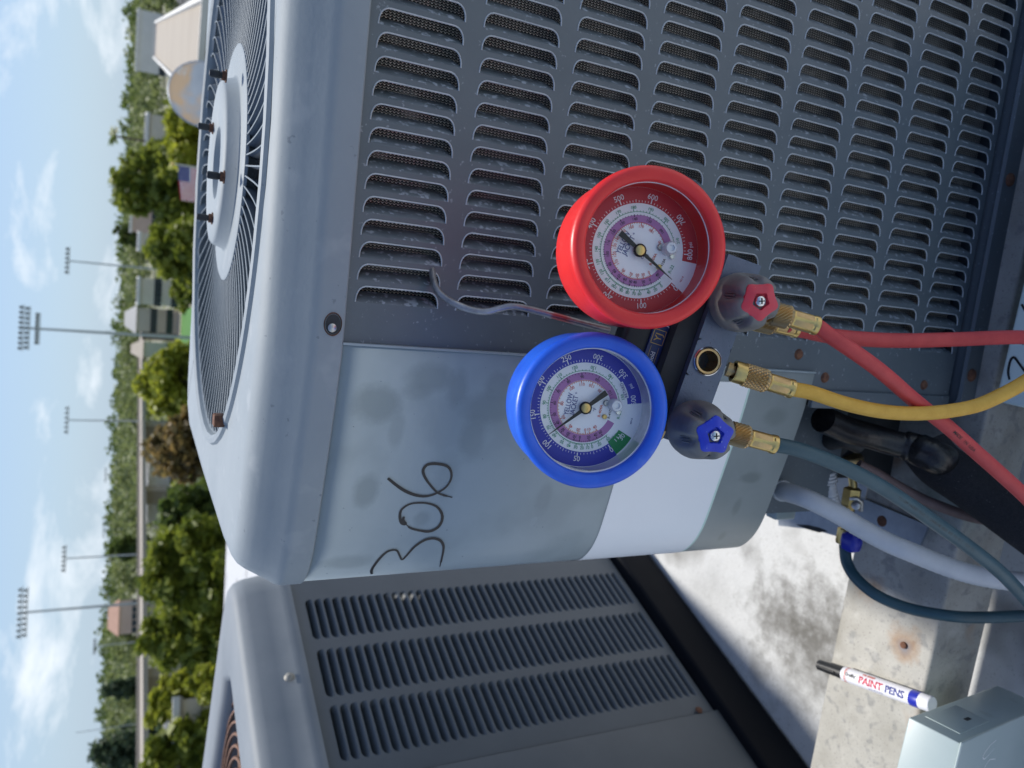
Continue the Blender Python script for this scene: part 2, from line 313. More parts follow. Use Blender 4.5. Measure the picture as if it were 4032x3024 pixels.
def ribbon(mb, pts, w, nrm, mi=0):
    """a flat stroke of width w along pts, lying on a surface of normal nrm(p)"""
    pts = cat(pts, 6); vs = []
    for i, p in enumerate(pts):
        t = (pts[min(i+1, len(pts)-1)]-pts[max(i-1, 0)]).normalized(); n = nrm(p); s = t.cross(n).normalized(); ww = w*(1+.22*math.sin(i*.11))*(.55 if i > len(pts)-5 else 1)
        vs += [p+s*ww/2, p-s*ww/2]
    mb.add(vs, [(2*i, 2*i+2, 2*i+3, 2*i+1) for i in range(len(pts)-1)], mi)
# ================================================================= SETTING
Zr = H-.93; Zb = H-.745                     # roof surface, top of the support beam
mb = MB(); mb.box((-3000, -200, -.5), (3000, 4500, 0)); obj('ground', mb, 'groundm', kind='structure')
mb = MB(); mb.box((-14, -3, -.35), (12, 7.3, 0), o=V((0, 0, Zr))); obj('roof', mb, 'roof', kind='structure')
mb = MB(); mb.box((-13.9, -2.9, .0), (11.9, 7.2, Zr-.36)); obj('building_wall', mb, 'concretewhite', kind='structure')
# ================================================================= CONDENSER UNIT (local axes u along the face, v into it, z from the eye)
RZ = math.atan2(-.151, .988)
LIP = [(.36, 0), (.385, .006), (.398, .03), (.40, .06), (.40, .50), (.39, .535), (.36, .552), (.30, .555), (-.06, .555), (-.12, .552), (-.165, .53),
       (-.185, .48), (-.193, .30), (-.196, .14), (-.193, .09), (-.184, .060), (-.170, .044), (-.152, .034), (-.13, .0275), (-.11, .0225), (-.0665, .0118), (-.03, .0045), (0, .0005), (.05, 0), (.2, 0)]
CX, CV = .1185, .276
def smooth_closed(P, n=6):
    P = [V((a, b, 0)) for a, b in P]; m = len(P); out = []
    for i in range(m):
        a, b, c, d = P[i-1], P[i], P[(i+1) % m], P[(i+2) % m]
        seg = (c-b).length
        if seg > .09: out.append(b); out += [b.lerp(c, k/4) for k in (1, 2, 3)]; continue
        for k in range(n):
            t = k/n; q = .5*((2*b)+(c-a)*t+(2*a-5*b+4*c-d)*t*t+(3*b-a-3*c+d)*t**3)
            out.append(q if (a-b).length < .12 and (d-c).length < .12 else b.lerp(c, t))
    return out
lipP = smooth_closed(LIP)
def inset(P, d):
    out = []; m = len(P)
    for i in range(m):
        t = (P[(i+1) % m]-P[i-1]).normalized(); out.append(P[i]+V((-t.y, t.x, 0))*(-d if CCW else d))
    return out
area = sum(lipP[i-1].x*lipP[i].y-lipP[i].x*lipP[i-1].y for i in range(len(lipP))); CCW = area < 0
unit = thing('air_conditioner', 'large grey outdoor condenser in the centre and right with 306 handwritten on its service panel', 'air conditioner', UO-V((0, 0, .745)), RZ, local=True)
ZO = .745                                  # local z = z_eye + ZO
def lz(z): return z+ZO
def ringloft(mb, rings, mi=0, close=True):
    n = len(rings[0]); vs = [p for r in rings for p in r]
    fs = [(j*n+i, j*n+(i+1) % n, (j+1)*n+(i+1) % n, (j+1)*n+i) for j in range(len(rings)-1) for i in range(n)]
    mb.add(vs, fs, mi)
prof = [(.004, -.118), (.0012, -.1235), (0, -.1225), (0, -.109), (.0012, -.1055), (.004, -.1015), (.009, -.093), (.013, -.086), (.0165, -.0815), (.021, -.0785), (.027, -.0765), (.034, -.076)]
rings = [[p+V((0, 0, lz(z))) for p in inset(lipP, d)] for d, z in prof]
last = rings[-1]; n_ = len(last)
def circ(r, z):
    out = []
    for p in last:
        t = math.atan2(p.y-CV, p.x-CX); out.append(V((CX+r*math.cos(t), CV+r*math.sin(t), lz(z))))
    return out
def blend(A, B, t): return [a.lerp(b, t) for a, b in zip(A, B)]
c0 = circ(.247, -.076)
rings += [blend(last, c0, .5), c0, circ(.2455, -.0735), circ(.2415, -.0725), circ(.2385, -.0745), circ(.237, -.080), circ(.2365, -.10)]
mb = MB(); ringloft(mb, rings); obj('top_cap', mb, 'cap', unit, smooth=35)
mb = MB(); ringloft(mb, [circ(.2366, -.10), circ(.2366, -.125), circ(.225, -.145), circ(.222, -.20)]); obj('fan_shroud', mb, 'dark', unit, smooth=40)
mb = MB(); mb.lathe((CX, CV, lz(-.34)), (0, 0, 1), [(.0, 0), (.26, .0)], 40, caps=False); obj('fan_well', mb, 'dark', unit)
# fan guard: radial sheet vanes with bent ends, leaning one way
def vanepts(t):
    P = []
    for r, z, dt in ((.2372, -.0800, .050), (.2350, -.0785, .046), (.2310, -.0780, .030), (.2255, -.0785, .012), (.217, -.0795, .002), (.19, -.0815, -.003), (.15, -.0830, -.003), (.120, -.0830, -.002), (.094, -.0822, 0)):
        P.append(V((r*math.cos(t+dt), r*math.sin(t+dt), z+.08)))
    return cat(P, 3)
NW = 80
w0 = MB(); vp_ = vanepts(0); vs = []
for i, p in enumerate(vp_):
    q = min(1, i/6); d = .0105*q+.002; t = V((p.x, p.y, 0)).normalized(); tn = V((t.y, -t.x, 0)); vs += [p, p+tn*.0030*q*(p.length/.2)-V((0, 0, d*.5)), p+tn*.0042*q*(p.length/.2)-V((0, 0, d))]
w0.add(vs, [(3*i+k, 3*i+3+k, 3*i+4+k, 3*i+1+k) for i in range(len(vp_)-1) for k in range(2)], 1)
w0.tube(vp_, .00065, 5, 0)
cen = V((CX, CV, lz(-.08))); first = None
for k in range(NW):
    a = 2*math.pi*k/NW+random.uniform(-.003, .003)
    if first is None:
        first = obj('guard_vane', w0, ['cap', 'shroud'], unit, smooth=60); off = first.location.copy(); w = first
    else: w = first.copy(); COL.objects.link(w); w.parent = unit
    w.rotation_euler = (0, 0, a); w.location = cen+Matrix.Rotation(a, 3, 'Z') @ off
for zz, rr in ((-.0785, .2365),):
    mb = MB(); mb.lathe((CX, CV, lz(zz)), (0, 0, 1), [(rr-.0012, -.001), (rr, -.002), (rr+.0008, 0), (rr, .001), (rr-.0012, -.001)], 96, caps=False); obj('guard_rim', mb, 'cap', unit, smooth=60)
# hub plate with raised pad and recess
hp = [(.0, -.0765), (.028, -.0765), (.031, -.0710), (.040, -.0695), (.068, -.0695), (.0705, -.0715), (.0735, -.0800), (.0765, -.0812), (.099, -.0805), (.1012, -.0815), (.1015, -.084)]
mb = MB(); mb.lathe((CX, CV, 0), (0, 0, 1), [(r, lz(z)) for r, z in hp], 72, caps=False)
hub = obj('fan_hub_plate', mb, 'cap', unit, smooth=50)
for k, (px, py) in enumerate(((890, 300), (838, 505), (882, 697), (835, 860))):
    q = to_u(on_z(px, py, -.069)); q = V((q.x, q.y, lz(-.0695)))
    mb = MB(); mb.lathe(q, (0, 0, 1), [(.0052, 0), (.0052, .001), (.0038, .0012), (.0038, .0035)], 12); nu = obj('rusty_nut', mb, 'rust', unit, smooth=40)
    mb = MB(); mb.lathe(q+V((0, 0, .0035)), (0, 0, 1), [(.0026, 0), (.0026, .0015), (.0030, .0017), (.0030, .0085), (.0024, .0095), (.001, .0098)], 14); obj('stud_cap', mb, 'black', nu, smooth=40)
mb = MB()
for k in range(3):                                                       # fan blades under the guard
    a0 = R(20+120*k); vs = []
    for i in range(9):
        for j in range(2):
            r = (.055, .205)[j]; a = a0+R(8*i*(1 if j else 1.15)); z = -.20+.055*i/8
            vs.append(V((CX+r*math.cos(a), CV+r*math.sin(a), lz(z))))
    b = MB().add(vs, [(2*i, 2*i+1, 2*i+3, 2*i+2) for i in range(8)]); obj('fan_blade', b, 'shroud', unit, smooth=60)
mb = MB(); mb.lathe((CX, CV, lz(-.21)), (0, 0, 1), [(.06, 0), (.06, .09), (.05, .10), (.0, .10)], 32); obj('fan_motor', mb, 'dark', unit, smooth=40)
q = to_u(on_z(902, 1655, -.078)); mb = MB(); mb.box((-.0045, -.006, 0), (.0045, .006, .008), o=V((q.x, q.y, lz(-.0745)))); obj('rusty_clip', mb, 'rust', unit, bevel=.001)
# oval slot and screw in the lip, near the seam
q = on_face(1301, 1272, .007)
def oval(mb, c, a, b, d0, d1, r_in=1.0, mi=0, n=24):
    vs = []; 
    for s_, d in ((1, d0), (1, d1)):
        vs += [V((c.x+a*math.cos(t*2*math.pi/n)*s_, d, c.z+b*math.sin(t*2*math.pi/n)*s_)) for t in range(n)]
    mb.add(vs, [(i, (i+1) % n, n+(i+1) % n, n+i) for i in range(n)]+[tuple(range(n, 2*n))], mi)
cz = lz(q.z)
mb = MB()
n0 = 24; vs = []
for rr, dd in ((1.12, .0052), (1.03, .0040), (.96, .0055), (.9, .009)):
    vs += [V((q.x+.0066*rr*math.cos(t*2*math.pi/n0), dd-.0047, cz+.0051*rr*math.sin(t*2*math.pi/n0))) for t in range(n0)]
mb.add(vs, [(j*n0+i, j*n0+(i+1) % n0, (j+1)*n0+(i+1) % n0, (j+1)*n0+i) for j in range(3) for i in range(n0)])
sl_ = obj('slot_rim', mb, 'rust', unit, smooth=60)
mb = MB(); mb.add([V((q.x+.0060*math.cos(t*2*math.pi/n0), -.0003, cz+.0046*math.sin(t*2*math.pi/n0))) for t in range(n0)], [tuple(range(n0))]); obj('slot_hole', mb, 'dark', sl_)
mb = MB(); mb.lathe((q.x-.0022, 0, cz+.0006), (0, -1, 0), [(.0027, -.002), (.0027, .0012), (.0016, .002), (.0, .0022)], 14); obj('slot_screw', mb, 'zinc', sl_, smooth=40)
# louvred panel
VP, T = .004, .0008
U0, PU, NU = .0225, .0137, 26
Z0, PZ, LZ, NZ = -.1295, .0672, .0545, 9
HW = .0101
def wdt(s, length):                         # opening width along the slot
    rx = .0075; e = min(s, length-s)
    if e <= 0: return 0.0
    if e >= rx: return HW
    return HW*(1-(1-e/rx)**2.4)**(1/2.4)
def samples(length): return [0, .0002, .0006, .0013, .0024, .004, .0058, .0075, length/2, length-.0075, length-.0058, length-.004, length-.0024, length-.0013, length-.0006, length-.0002, length]
mb = MB()
zb0 = -.722
def pq(u0, u1, z0, z1, u0b=None, v=VP):
    mb.add([(u0, v, lz(z0)), (u1, v, lz(z0)), (u1, v, lz(z1)), (u0 if u0b is None else u0b, v, lz(z1))], [(0, 1, 2, 3)])
pq(-.0055, U0, -.118, -.534); pq(-.034, U0, -.534, zb0); pq(U0+PU*NU, .392, -.118, zb0)
pq(U0, U0+PU*NU, -.118, Z0)
for r_ in range(NZ):
    zt = Z0-PZ*r_; ln = LZ if r_ < NZ-1 else .0485; S = samples(ln)
    for c_ in range(NU):
        u = U0+PU*c_
        for i in range(len(S)-1):
            a, b = wdt(S[i], ln), wdt(S[i+1], ln)
            pq(u+a, u+PU, zt-S[i], zt-S[i+1], u0b=u+b)
    zn = Z0-PZ*(r_+1) if r_ < NZ-1 else zb0
    pq(U0, U0+PU*NU, zt-ln, zn)
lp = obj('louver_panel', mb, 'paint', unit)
def louver_mesh(ln):
    b = MB(); S = samples(ln); K = 6; vs = []
    for s in S:
        w = wdt(s, ln)
        for k in range(K+1):
            t = k/K; uu = w*t*.66; vv = .0098*(w/HW)*(t**1.35); vs.append(V((uu, VP+vv, lz(-s))))
    b.add(vs, [(i*(K+1)+k, i*(K+1)+k+1, (i+1)*(K+1)+k+1, (i+1)*(K+1)+k) for i in range(len(S)-1) for k in range(K)], 0)
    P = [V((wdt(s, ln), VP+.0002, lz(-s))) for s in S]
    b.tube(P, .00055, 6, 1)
    return b
for ln, rows in ((LZ, range(NZ-1)), (.0485, (NZ-1,))):
    f0 = None
    for r_ in rows:
        for c_ in range(NU):
            if f0 is None:
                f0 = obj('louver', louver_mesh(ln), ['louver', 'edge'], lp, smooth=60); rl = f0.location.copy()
                f0.location = rl+V((U0+PU*c_, 0, Z0-PZ*r_)); 
            else:
                c = f0.copy(); COL.objects.link(c); c.parent = lp; c.location = rl+V((U0+PU*c_, 0, Z0-PZ*r_))
mb = MB(); mb.box((-.02, .0195, lz(zb0)), (.385, .05, lz(-.112))); obj('condenser_coil', mb, 'coil', unit)
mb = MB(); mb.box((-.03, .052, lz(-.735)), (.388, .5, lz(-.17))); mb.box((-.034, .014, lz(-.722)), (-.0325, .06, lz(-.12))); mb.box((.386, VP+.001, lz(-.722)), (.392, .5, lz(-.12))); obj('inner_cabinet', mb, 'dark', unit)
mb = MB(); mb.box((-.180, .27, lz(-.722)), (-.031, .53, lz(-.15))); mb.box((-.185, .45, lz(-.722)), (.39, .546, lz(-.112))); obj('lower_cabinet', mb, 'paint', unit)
# corner post below the service panel: flange with screw holes
mb = MB(); mb.box((-.0345, .0012, lz(-.7205)), (-.0185, VP-.0003, lz(-.5355))); post = obj('corner_flange', mb, 'paint', unit, bevel=.0008)
for px, py in ((3258, 1489), (3648, 1518), (3155, 1397)):
    q = on_face(px, py, .001); mb = MB(); mb.lathe((q.x, .0013 if q.x < -.015 else VP, lz(q.z)), (0, -1, 0), [(.0048, 0), (.0036, .0018), (.0, .0022)], 12)
    obj('rusty_screw', mb, 'rust', post, smooth=50)
# base pan with rounded corner and rolled lip
bp_ = [(.395, -.008), (-.020, -.008), (-.029, -.004), (-.036, .004), (-.038, .014), (-.038, .5), (.395, .5)]
mb = MB(); P = [V((a, b, 0)) for a, b in bp_]
rr_ = [[p+V((0, 0, lz(-.745))) for p in P], [p+V((0, 0, lz(-.7245))) for p in P], [p*1+V((0, .003, lz(-.723))) for p in P], [p+V((0, .006, lz(-.727))) for p in P]]
ringloft(mb, rr_); mb.add(rr_[3], [tuple(range(len(P)))]); base = obj('base_pan', mb, 'paint', unit, smooth=50)
q = on_face(3772, 1475, -.01); mb = MB(); mb.lathe((q.x, -.008, lz(-.733)), (0, -1, 0), [(.0065, -.001), (.006, .0014), (.004, .0026), (.0, .003)], 12); obj('rusty_bolt', mb, 'rust', base, smooth=50)
q = on_face(3955, 700, -.01); mb = MB(); mb.lathe((q.x, -.008, lz(-.734)), (0, -1, 0), [(.0065, -.001), (.006, .0014), (.004, .0026), (.0, .003)], 12); obj('rusty_bolt', mb, 'rust', base, smooth=50)
# service panel: follows the rounded corner
ip = inset(lipP, .0026)
i0 = min(range(len(ip)), key=lambda i: (ip[i]-V((0, 0, 0))).length + (0 if ip[i].x < .02 else 9))
ip2 = ip[:]; 
def path_from(P, start_u, d=0):
    """points from u=start_u leftwards round to the far side"""
    pts = [p for p in P if p.x < start_u and p.y < .5 and (p.x < start_u and (p.y < .06 or p.x < -.15))]
    pts.sort(key=lambda p: (-(p.x) if p.y < .05 else 1+p.y))
    return [V((start_u, pts[0].y, 0))]+pts
pan = path_from(ip, -.0035)
# dense resample for print work
def resample(P, st):
    out = [P[0]]; acc = 0
    for a, b in zip(P, P[1:]):
        d = (b-a).length; k = max(1, int(d/st)); out += [a.lerp(b, i/k) for i in range(1, k+1)]
    return out
pan = resample(pan, .004)
def strip(mb, P, z0, z1, off=0, mi=0, zf=None):
    vs = []
    for i, p in enumerate(P):
        t = (P[min(i+1, len(P)-1)]-P[max(i-1, 0)]).normalized(); n = V((-t.y, t.x, 0)); n = n if n.y < 0 or abs(n.y) < .2 and n.x < 0 else -n
        if n.y > 0: n = -n
        q = p+n*off; a, b = (z0, z1) if zf is None else zf(i, p); vs += [V((q.x, q.y, lz(a))), V((q.x, q.y, lz(b)))]
    mb.add(vs, [(2*i, 2*i+2, 2*i+3, 2*i+1) for i in range(len(P)-1)], mi)
mb = MB()
panb = [p+V((0, -.0016, 0)) if i < 6 else p for i, p in enumerate(pan)]
strip(mb, pan, -.112, -.534, .0002); sp = obj('service_panel', mb, 'panel', unit, smooth=60)
md = sp.modifiers.new('thickness', 'SOLIDIFY'); md.thickness = .0016; md.offset = 0
mb = MB(); mb.box((-.0045, .0005, lz(-.534)), (-.0030, .012, lz(-.1232))); obj('panel_fold', mb, 'panel', sp, bevel=.0004)
# unrolled helpers for what is printed or written on the panel
def on_panel(x, y):
    d = ray(x, y); d = V((d.dot(UU), d.dot(UV), d.z)); o = to_u(CAM); best = None
    for a, b in zip(pan, pan[1:]):
        e = b-a; den = d.x*e.y-d.y*e.x
        if abs(den) < 1e-12: continue
        t = ((a.x-o.x)*e.y-(a.y-o.y)*e.x)/den; s = ((a.x-o.x)*d.y-(a.y-o.y)*d.x)/den
        if t > 0 and -.01 <= s <= 1.01 and (best is None or t < best[0]): best = (t, e)
    if best is None: return None
    t, e = best; n = V((-e.y, e.x, 0)).normalized(); n = n if n.y < 0 else -n
    P = o+d*t; return V((P.x, P.y, lz(P.z))), n
def panel_n(p):
    a, b = min(zip(pan, pan[1:]), key=lambda ab: (V((p.x, p.y, 0))-(ab[0]+ab[1])/2).length); e = b-a; n = V((-e.y, e.x, 0)).normalized(); return n if n.y < 0 else -n
def z_line(px):                            # mean of measured heights
    q = [on_panel(*a) for a in px]; q = [a[0].z-ZO for a in q if a]; return sum(q)/len(q), q
for px, py, rr, al, st in ((1480, 1590, .019, .75, (1, 1, .75)), (1690, 1490, .020, .65, (1.3, 1, .8)), (1800, 1530, .018, .6, (.8, 1, 1.4)), (1640, 1540, .010, .5, (1, 1, .6)), (1440, 1930, .017, .7, (.8, 1, 1.2)),
    (1930, 1600, .024, .6, (1.3, 1, .7)), (1860, 1720, .020, .55, (.7, 1, 1.3)), (1960, 1520, .016, .5, (1, 1, 1)), (2140, 1960, .016, .4, (.7, 1, 1.6)), (1660, 2040, .010, .5, (1, 1, 1)), (1560, 1690, .012, .4, (.5, 1, 1.5)),
    (1760, 1870, .018, .3, (.6, 1, 1.2)), (2230, 1840, .016, .35, (1, 1, .7)), (1370, 2210, .016, .6, (1.5, 1, .6)), (2950, 1880, .013, .75, (1.6, 1, .7)), (2900, 1990, .010, .55, (.7, 1, 1.5)), (3050, 1640, .012, .5, (1, 1, .6)), (2840, 2110, .009, .5, (.8, 1, 1.5))):
    q = on_panel(px, py)
    if q: P_ = q[0]-V((0, 0, ZO)); blot(M['panel'], UO+UU*P_.x+UV*P_.y+UZ*P_.z, rr*.50, rr*.78, (.20, .242, .252), al, 38, st)
zlo, qa = z_line([(2947, 1600), (2870, 1774), (2807, 1918), (2759, 2048), (2696, 2150)]); zup, qb = z_line([(2413, 1912), (2370, 2050), (2337, 2126)])
print('stripe', zlo, [round(a, 4) for a in qa], zup, [round(a, 4) for a in qb])
dp = [p for p in pan if p.x < -.0135]
mb = MB(); strip(mb, dp, zup, zlo, .0014); dec = obj('white_stripe_decal', mb, 'decal', sp, smooth=60)
mb = MB(); strip(mb, dp, zlo, zlo-.0022, .0014); obj('decal_border', mb, 'decal_line', dec, smooth=60)
s63 = .6329
three = [(1300+a*s63, 1974+b*s63) for a, b in [(258, 440), (255, 420), (270, 390), (310, 340), (350, 305), (390, 293), (415, 300), (430, 330), (445, 352), (470, 330), (520, 275), (580, 235), (635, 222), (680, 235), (700, 265), (700, 300), (690, 350), (680, 395)]]
zero = [(1300+a*s63, 1974+b*s63) for a, b in [(455, 88), (450, 110), (465, 133), (440, 125), (430, 85), (440, 45), (480, 15), (530, 3), (600, 5), (660, 27), (690, 70), (690, 115), (665, 155), (620, 178), (570, 177), (500, 160), (465, 133)]]
six = [(1300+a*s63, 1000+b*s63) for a, b in [(355, 1388), (400, 1425), (450, 1460), (510, 1488), (570, 1500), (620, 1495), (670, 1475), (720, 1440), (748, 1390), (745, 1340), (715, 1310), (650, 1298), (600, 1305), (575, 1335), (580, 1370), (610, 1420), (660, 1475), (700, 1493), (755, 1508)]]
for st in (three, zero, six):
    mb = MB(); Q = [on_panel(*a) for a in st]; P = [q[0]+q[1]*.0016 for q in Q if q]; ribbon(mb, P, .0019, panel_n); obj('handwritten_digit', mb, 'inkb', sp)

# recess wall under the panel, inner flange
mb = MB(); mb.box((-.150, .060, lz(-.655)), (-.040, .064, lz(-.50))); mb.add([V((p.x+.002, p.y+.002, lz(-.5335))) for p in pan if p.x < -.036 and p.y < .3]+[V((-.036, .3, lz(-.5335)))], [tuple(range(len([p for p in pan if p.x < -.036 and p.y < .3])+1))]); obj('recess_wall', mb, 'paint', unit)
mb = MB(); mb.box((-.118, .066, lz(-.745)), (-.030, .09, lz(-.55))); obj('recess_shade_block', mb, 'dark', unit)  # near-black block standing in for the shadow under the service panel
mb = MB(); strip(mb, path_from(inset(lipP, .006), -.0035), -.10, -.118, 0); obj('cap_gasket', mb, 'dark', unit)
# valve bodies in the dark corner: black rubber caps
for (px, py, dd, r) in ((3262, 1660, .075, .017), (3290, 1745, .072, .014)):
    q = on_face(px, py, dd); mb = MB(); mb.lathe((q.x, q.y, lz(q.z)), (-.25, -1, .25), [(r, -.03), (r, .004), (r*.8, .008), (r*.35, .006), (0, .005)], 20); obj('rubber_cap', mb, 'black', unit, smooth=40)
# ================================================================= SUPPORT BEAM, PLATES
bx = V((.984, -.178, 0)).normalized(); by = V((.178, .984, 0)).normalized(); bo = V((.0, .4501, Zb))
mb = MB(); mb.box((-1.0, 0, -.080), (.95, .113, 0), X=bx, Y=by, o=bo); bm_ = obj('support_beam', mb, 'beam', bevel=.004, label='weathered tan galvanised beam running under the condenser and the paint pen', cat_='beam')
for x in (-.85, .75):
    mb = MB(); mb.box((x-.05, .01, -.185), (x+.05, .10, -.081), X=bx, Y=by, o=bo); obj('beam_foot', mb, 'galv', bm_)
def bolt_on_beam(px, py):
    p = on_z(px, py, -.744); mb = MB(); mb.lathe(p, (0, 0, 1), [(.0035, -.001), (.0035, .0012), (.002, .0018), (0, .002)], 12); obj('screw_stub', mb, 'rust', bm_, smooth=40)
bolt_on_beam(3558, 2540)
# galvanised strap with a bolt hole, laid from the roof to the beam
a1, a2, a3, a4 = [on_z(*p, -.742) for p in ((3392, 2085), (3654, 2075), (3600, 2150), (3340, 2040))]
def slabpoly(mb, P, th, dz=V((0, 0, 1))):
    n = len(P); mb.add([p for p in P]+[p-dz*th for p in P], [tuple(range(n)), tuple(range(n, 2*n))[::-1]]+[(i, (i+1) % n, n+(i+1) % n, n+i)[::-1] for i in range(n)])
mb = MB(); slabpoly(mb, [on_z(*p, -.7415) for p in ((3385, 1958), (3655, 2070), (3622, 2147), (3300, 2010), (3080, 1975), (3095, 2062), (3310, 2100), (3290, 2003), (3382, 1968))][:4], .003)
strap = obj('galvanised_strap', mb, 'galv', label='flat galvanised strap with one bolt hole lying on the beam beside the teal hose', cat_='strap')
p = on_z(3472, 2052, -.7412); mb = MB(); mb.lathe(p, (0, 0, 1), [(.006, 0), (.0052, .0006), (.0035, .0006), (.0033, .0002), (0, .0002)], 16); obj('bolt_hole', mb, 'rust', strap, smooth=40)
mb = MB(); slabpoly(mb, [on_z(*p, -.80) for p in ((3060, 1995), (3180, 1960), (3330, 2000), (3400, 2110), (3325, 2120), (3200, 2085), (3065, 2070))], .004)
obj('flashing_sheet', mb, 'galv', label='bluish galvanised flashing sheet below the grey conduit, bent over a dark gap', cat_='metal sheet')
mb = MB(); slabpoly(mb, [on_z(*p, -.799) for p in ((3133, 2065), (3180, 2067), (3225, 2078), (3258, 2092), (3225, 2097), (3175, 2083))], .0008)
obj('flashing_gap', mb, 'dark', bpy.data.objects['flashing_sheet'])
mb = MB(); slabpoly(mb, [on_z(*p, -.85) for p in ((3380, 1800), (3460, 1780), (3480, 1960), (3400, 1990), (3370, 1850))], .004)
obj('galvanised_plate', mb, 'galv', label='flat bluish galvanised plate between the black valve and the mouldy beam', cat_='metal plate')
mb = MB(); P0 = on_z(3040, 2000, -.66); mb.box((-.012, -.008, -.03), (.012, .008, 0), X=bx, Y=by, o=P0); obj('conduit_box', mb, 'boxlight', bevel=.002, label='small pale junction box tucked under the lower corner of the service panel', cat_='junction box')
# ================================================================= SECOND UNIT
zc2, zt2, zb2 = H-.249, H-.166, H-.85
d2 = V((-.157, .274, 0)); A2 = on_z(2788, 2767, -.85); B2 = on_z(2414, 2221, -.85)
d2 = (B2-A2); d2.z = 0; d2.normalize(); n2 = V((d2.y, -d2.x, 0)); n2 = n2 if n2.x > 0 else -n2
unit2 = thing('air_conditioner', 'second grey condenser at lower left with three louver columns and rusty fan guard', 'air conditioner', A2, 0)
def f2(s, o, z): return A2+d2*s+n2*o+V((0, 0, z-A2.z))     # s along the face, o outwards
S1 = .44                                                    # right (far) end of the face
def s_of(px, py):                                          # hit of a sight line on the face: (s, z)
    d = ray(px, py); t = (A2-CAM).dot(n2)/d.dot(n2); P = CAM+d*t; return (P-A2).dot(d2), P.z
sb0 = s_of(2792, 2776); sseam = s_of(2500, 2841)
colx = []
for a, b in (((1210, 2393), (1195, 2543)), ((1200, 2593), (1240, 2771)), ((1250, 2805), (1290, 2990))): colx.append((s_of(*a)[0], s_of(*b)[0]))
print('unit2', s_of(1138, 2339), s_of(1227, 2746), s_of(2414, 2221), colx, sb0, sseam)
lou2 = [s_of(1300+a*s63, 1974+b*s63) for a, b in ((20, 620), (40, 870), (1750, 425), (1880, 620), (45, 935), (65, 1235), (1915, 665), (2065, 895), (5, 1320), (2100, 950), (2195, 1225))]
print('lou2', [(round(a, 3), round(b-H, 3)) for a, b in lou2])
SC = [(.300, .438), (.155, .272), (.005, .125)]
for a in [0]:
    q = lou2; SC = [(q[1][0], q[0][0]), (q[5][0], q[4][0]), (q[10][0]-.01, q[9][0]-.0)]
print('SC', SC)
SC = [((lou2[1][0]+lou2[3][0])/2, (lou2[0][0]+lou2[2][0])/2), ((lou2[5][0]+lou2[7][0])/2, (lou2[4][0]+lou2[6][0])/2), (lou2[10][0], lou2[9][0])]
zl_top = H-.268; zl_bot = lou2[3][1]-.006; NL = 42; pl = (zl_top-zl_bot)/NL; hl = pl*.82
sR = max(SC[0][1]+.022, .2); sL = SC[2][0]-.03
sfar = s_of(2414, 2221)[0]+.08
mb = MB()
def q2(s0, s1, z0, z1, o=0, s1b=None, s0b=None): mb.add([f2(s0, o, z0), f2(s1, o, z0), f2(s1 if s1b is None else s1b, o, z1), f2(s0 if s0b is None else s0b, o, z1)], [(0, 1, 2, 3)])
edges = [sL]+[x for c in sorted(SC) for x in c]+[sfar]
for i in range(0, len(edges), 2): q2(edges[i], edges[i+1], zc2+.01, zb2)
for s0, s1 in SC:
    q2(s0, s1, zc2+.01, zl_top); q2(s0, s1, zl_bot, zb2)
    for k in range(NL):
        zt = zl_top-pl*k; q2(s0, s1, zt-hl, zt-pl)
        # rounded slot: close the corner triangles
        c = hl*.8
        for (sa, sg) in ((s0, 1), (s1, -1)):
            K = 5; prev = None
            for j in range(K+1):
                t = j/K*math.pi/2; pnt = f2(sa+sg*c*(1-math.sin(t)), 0, zt-c*(1-math.cos(t)))
                if prev is not None: mb.add([f2(sa, 0, zt), prev, pnt], [(0, 1, 2)])
                prev = pnt
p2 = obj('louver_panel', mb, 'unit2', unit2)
def lou2mesh(w):
    b = MB(); K = 6; S = [0, .003, .007, .012, w/2, w-.012, w-.007, w-.003, w]; vs = []
    for s in S:
        e = min(1, min(s, w-s)/.010); e = math.sqrt(max(0, e))
        for k in range(K+1):
            t = k/K; vs.append(d2*(s-w/2)+n2*(-.016*e*(t**1.3)+.0022*e*math.sin(t*math.pi))+V((0, 0, hl*t*.60)))
    b.add(vs, [(i*(K+1)+k, i*(K+1)+k+1, (i+1)*(K+1)+k+1, (i+1)*(K+1)+k) for i in range(len(S)-1) for k in range(K)]); return b
for s0, s1 in SC:
    f0 = None
    for k in range(NL):
        tgt = f2((s0+s1)/2, 0, zl_top-pl*k-hl)
        if f0 is None:
            b = lou2mesh(s1-s0); b.v = [v+tgt for v in b.v]; f0 = obj('louver', b, 'unit2', p2, smooth=70); l0 = f0.location.copy(); t0 = tgt
        else:
            c = f0.copy(); COL.objects.link(c); c.parent = p2; c.location = l0+(tgt-t0)
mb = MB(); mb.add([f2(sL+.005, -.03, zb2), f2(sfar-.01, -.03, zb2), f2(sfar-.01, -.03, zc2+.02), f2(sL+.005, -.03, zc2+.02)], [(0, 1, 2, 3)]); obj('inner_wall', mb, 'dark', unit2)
# access panel left of the seam, with stepped lower edge
mb = MB()
for (s0, s1, z0, z1, o0, o1) in ((sL-.16, sL-.002, zb2-.006, zc2+.01, .0, .004), (sL-.40, sL-.163, zb2+.004, zc2+.01, -.02, -.003)):
    mb.box((s0, o0, z0-A2.z), (s1, o1, z1-A2.z), X=d2, Y=n2, o=A2)
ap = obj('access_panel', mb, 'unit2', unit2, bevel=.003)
for px, py in ((2748, 2803),):
    s, z = s_of(px, py); mb = MB(); mb.lathe(f2(s, .004, z), n2, [(.006, 0), (.005, .002), (0, .003)], 12); obj('rusty_screw', mb, 'rust', ap, smooth=50)
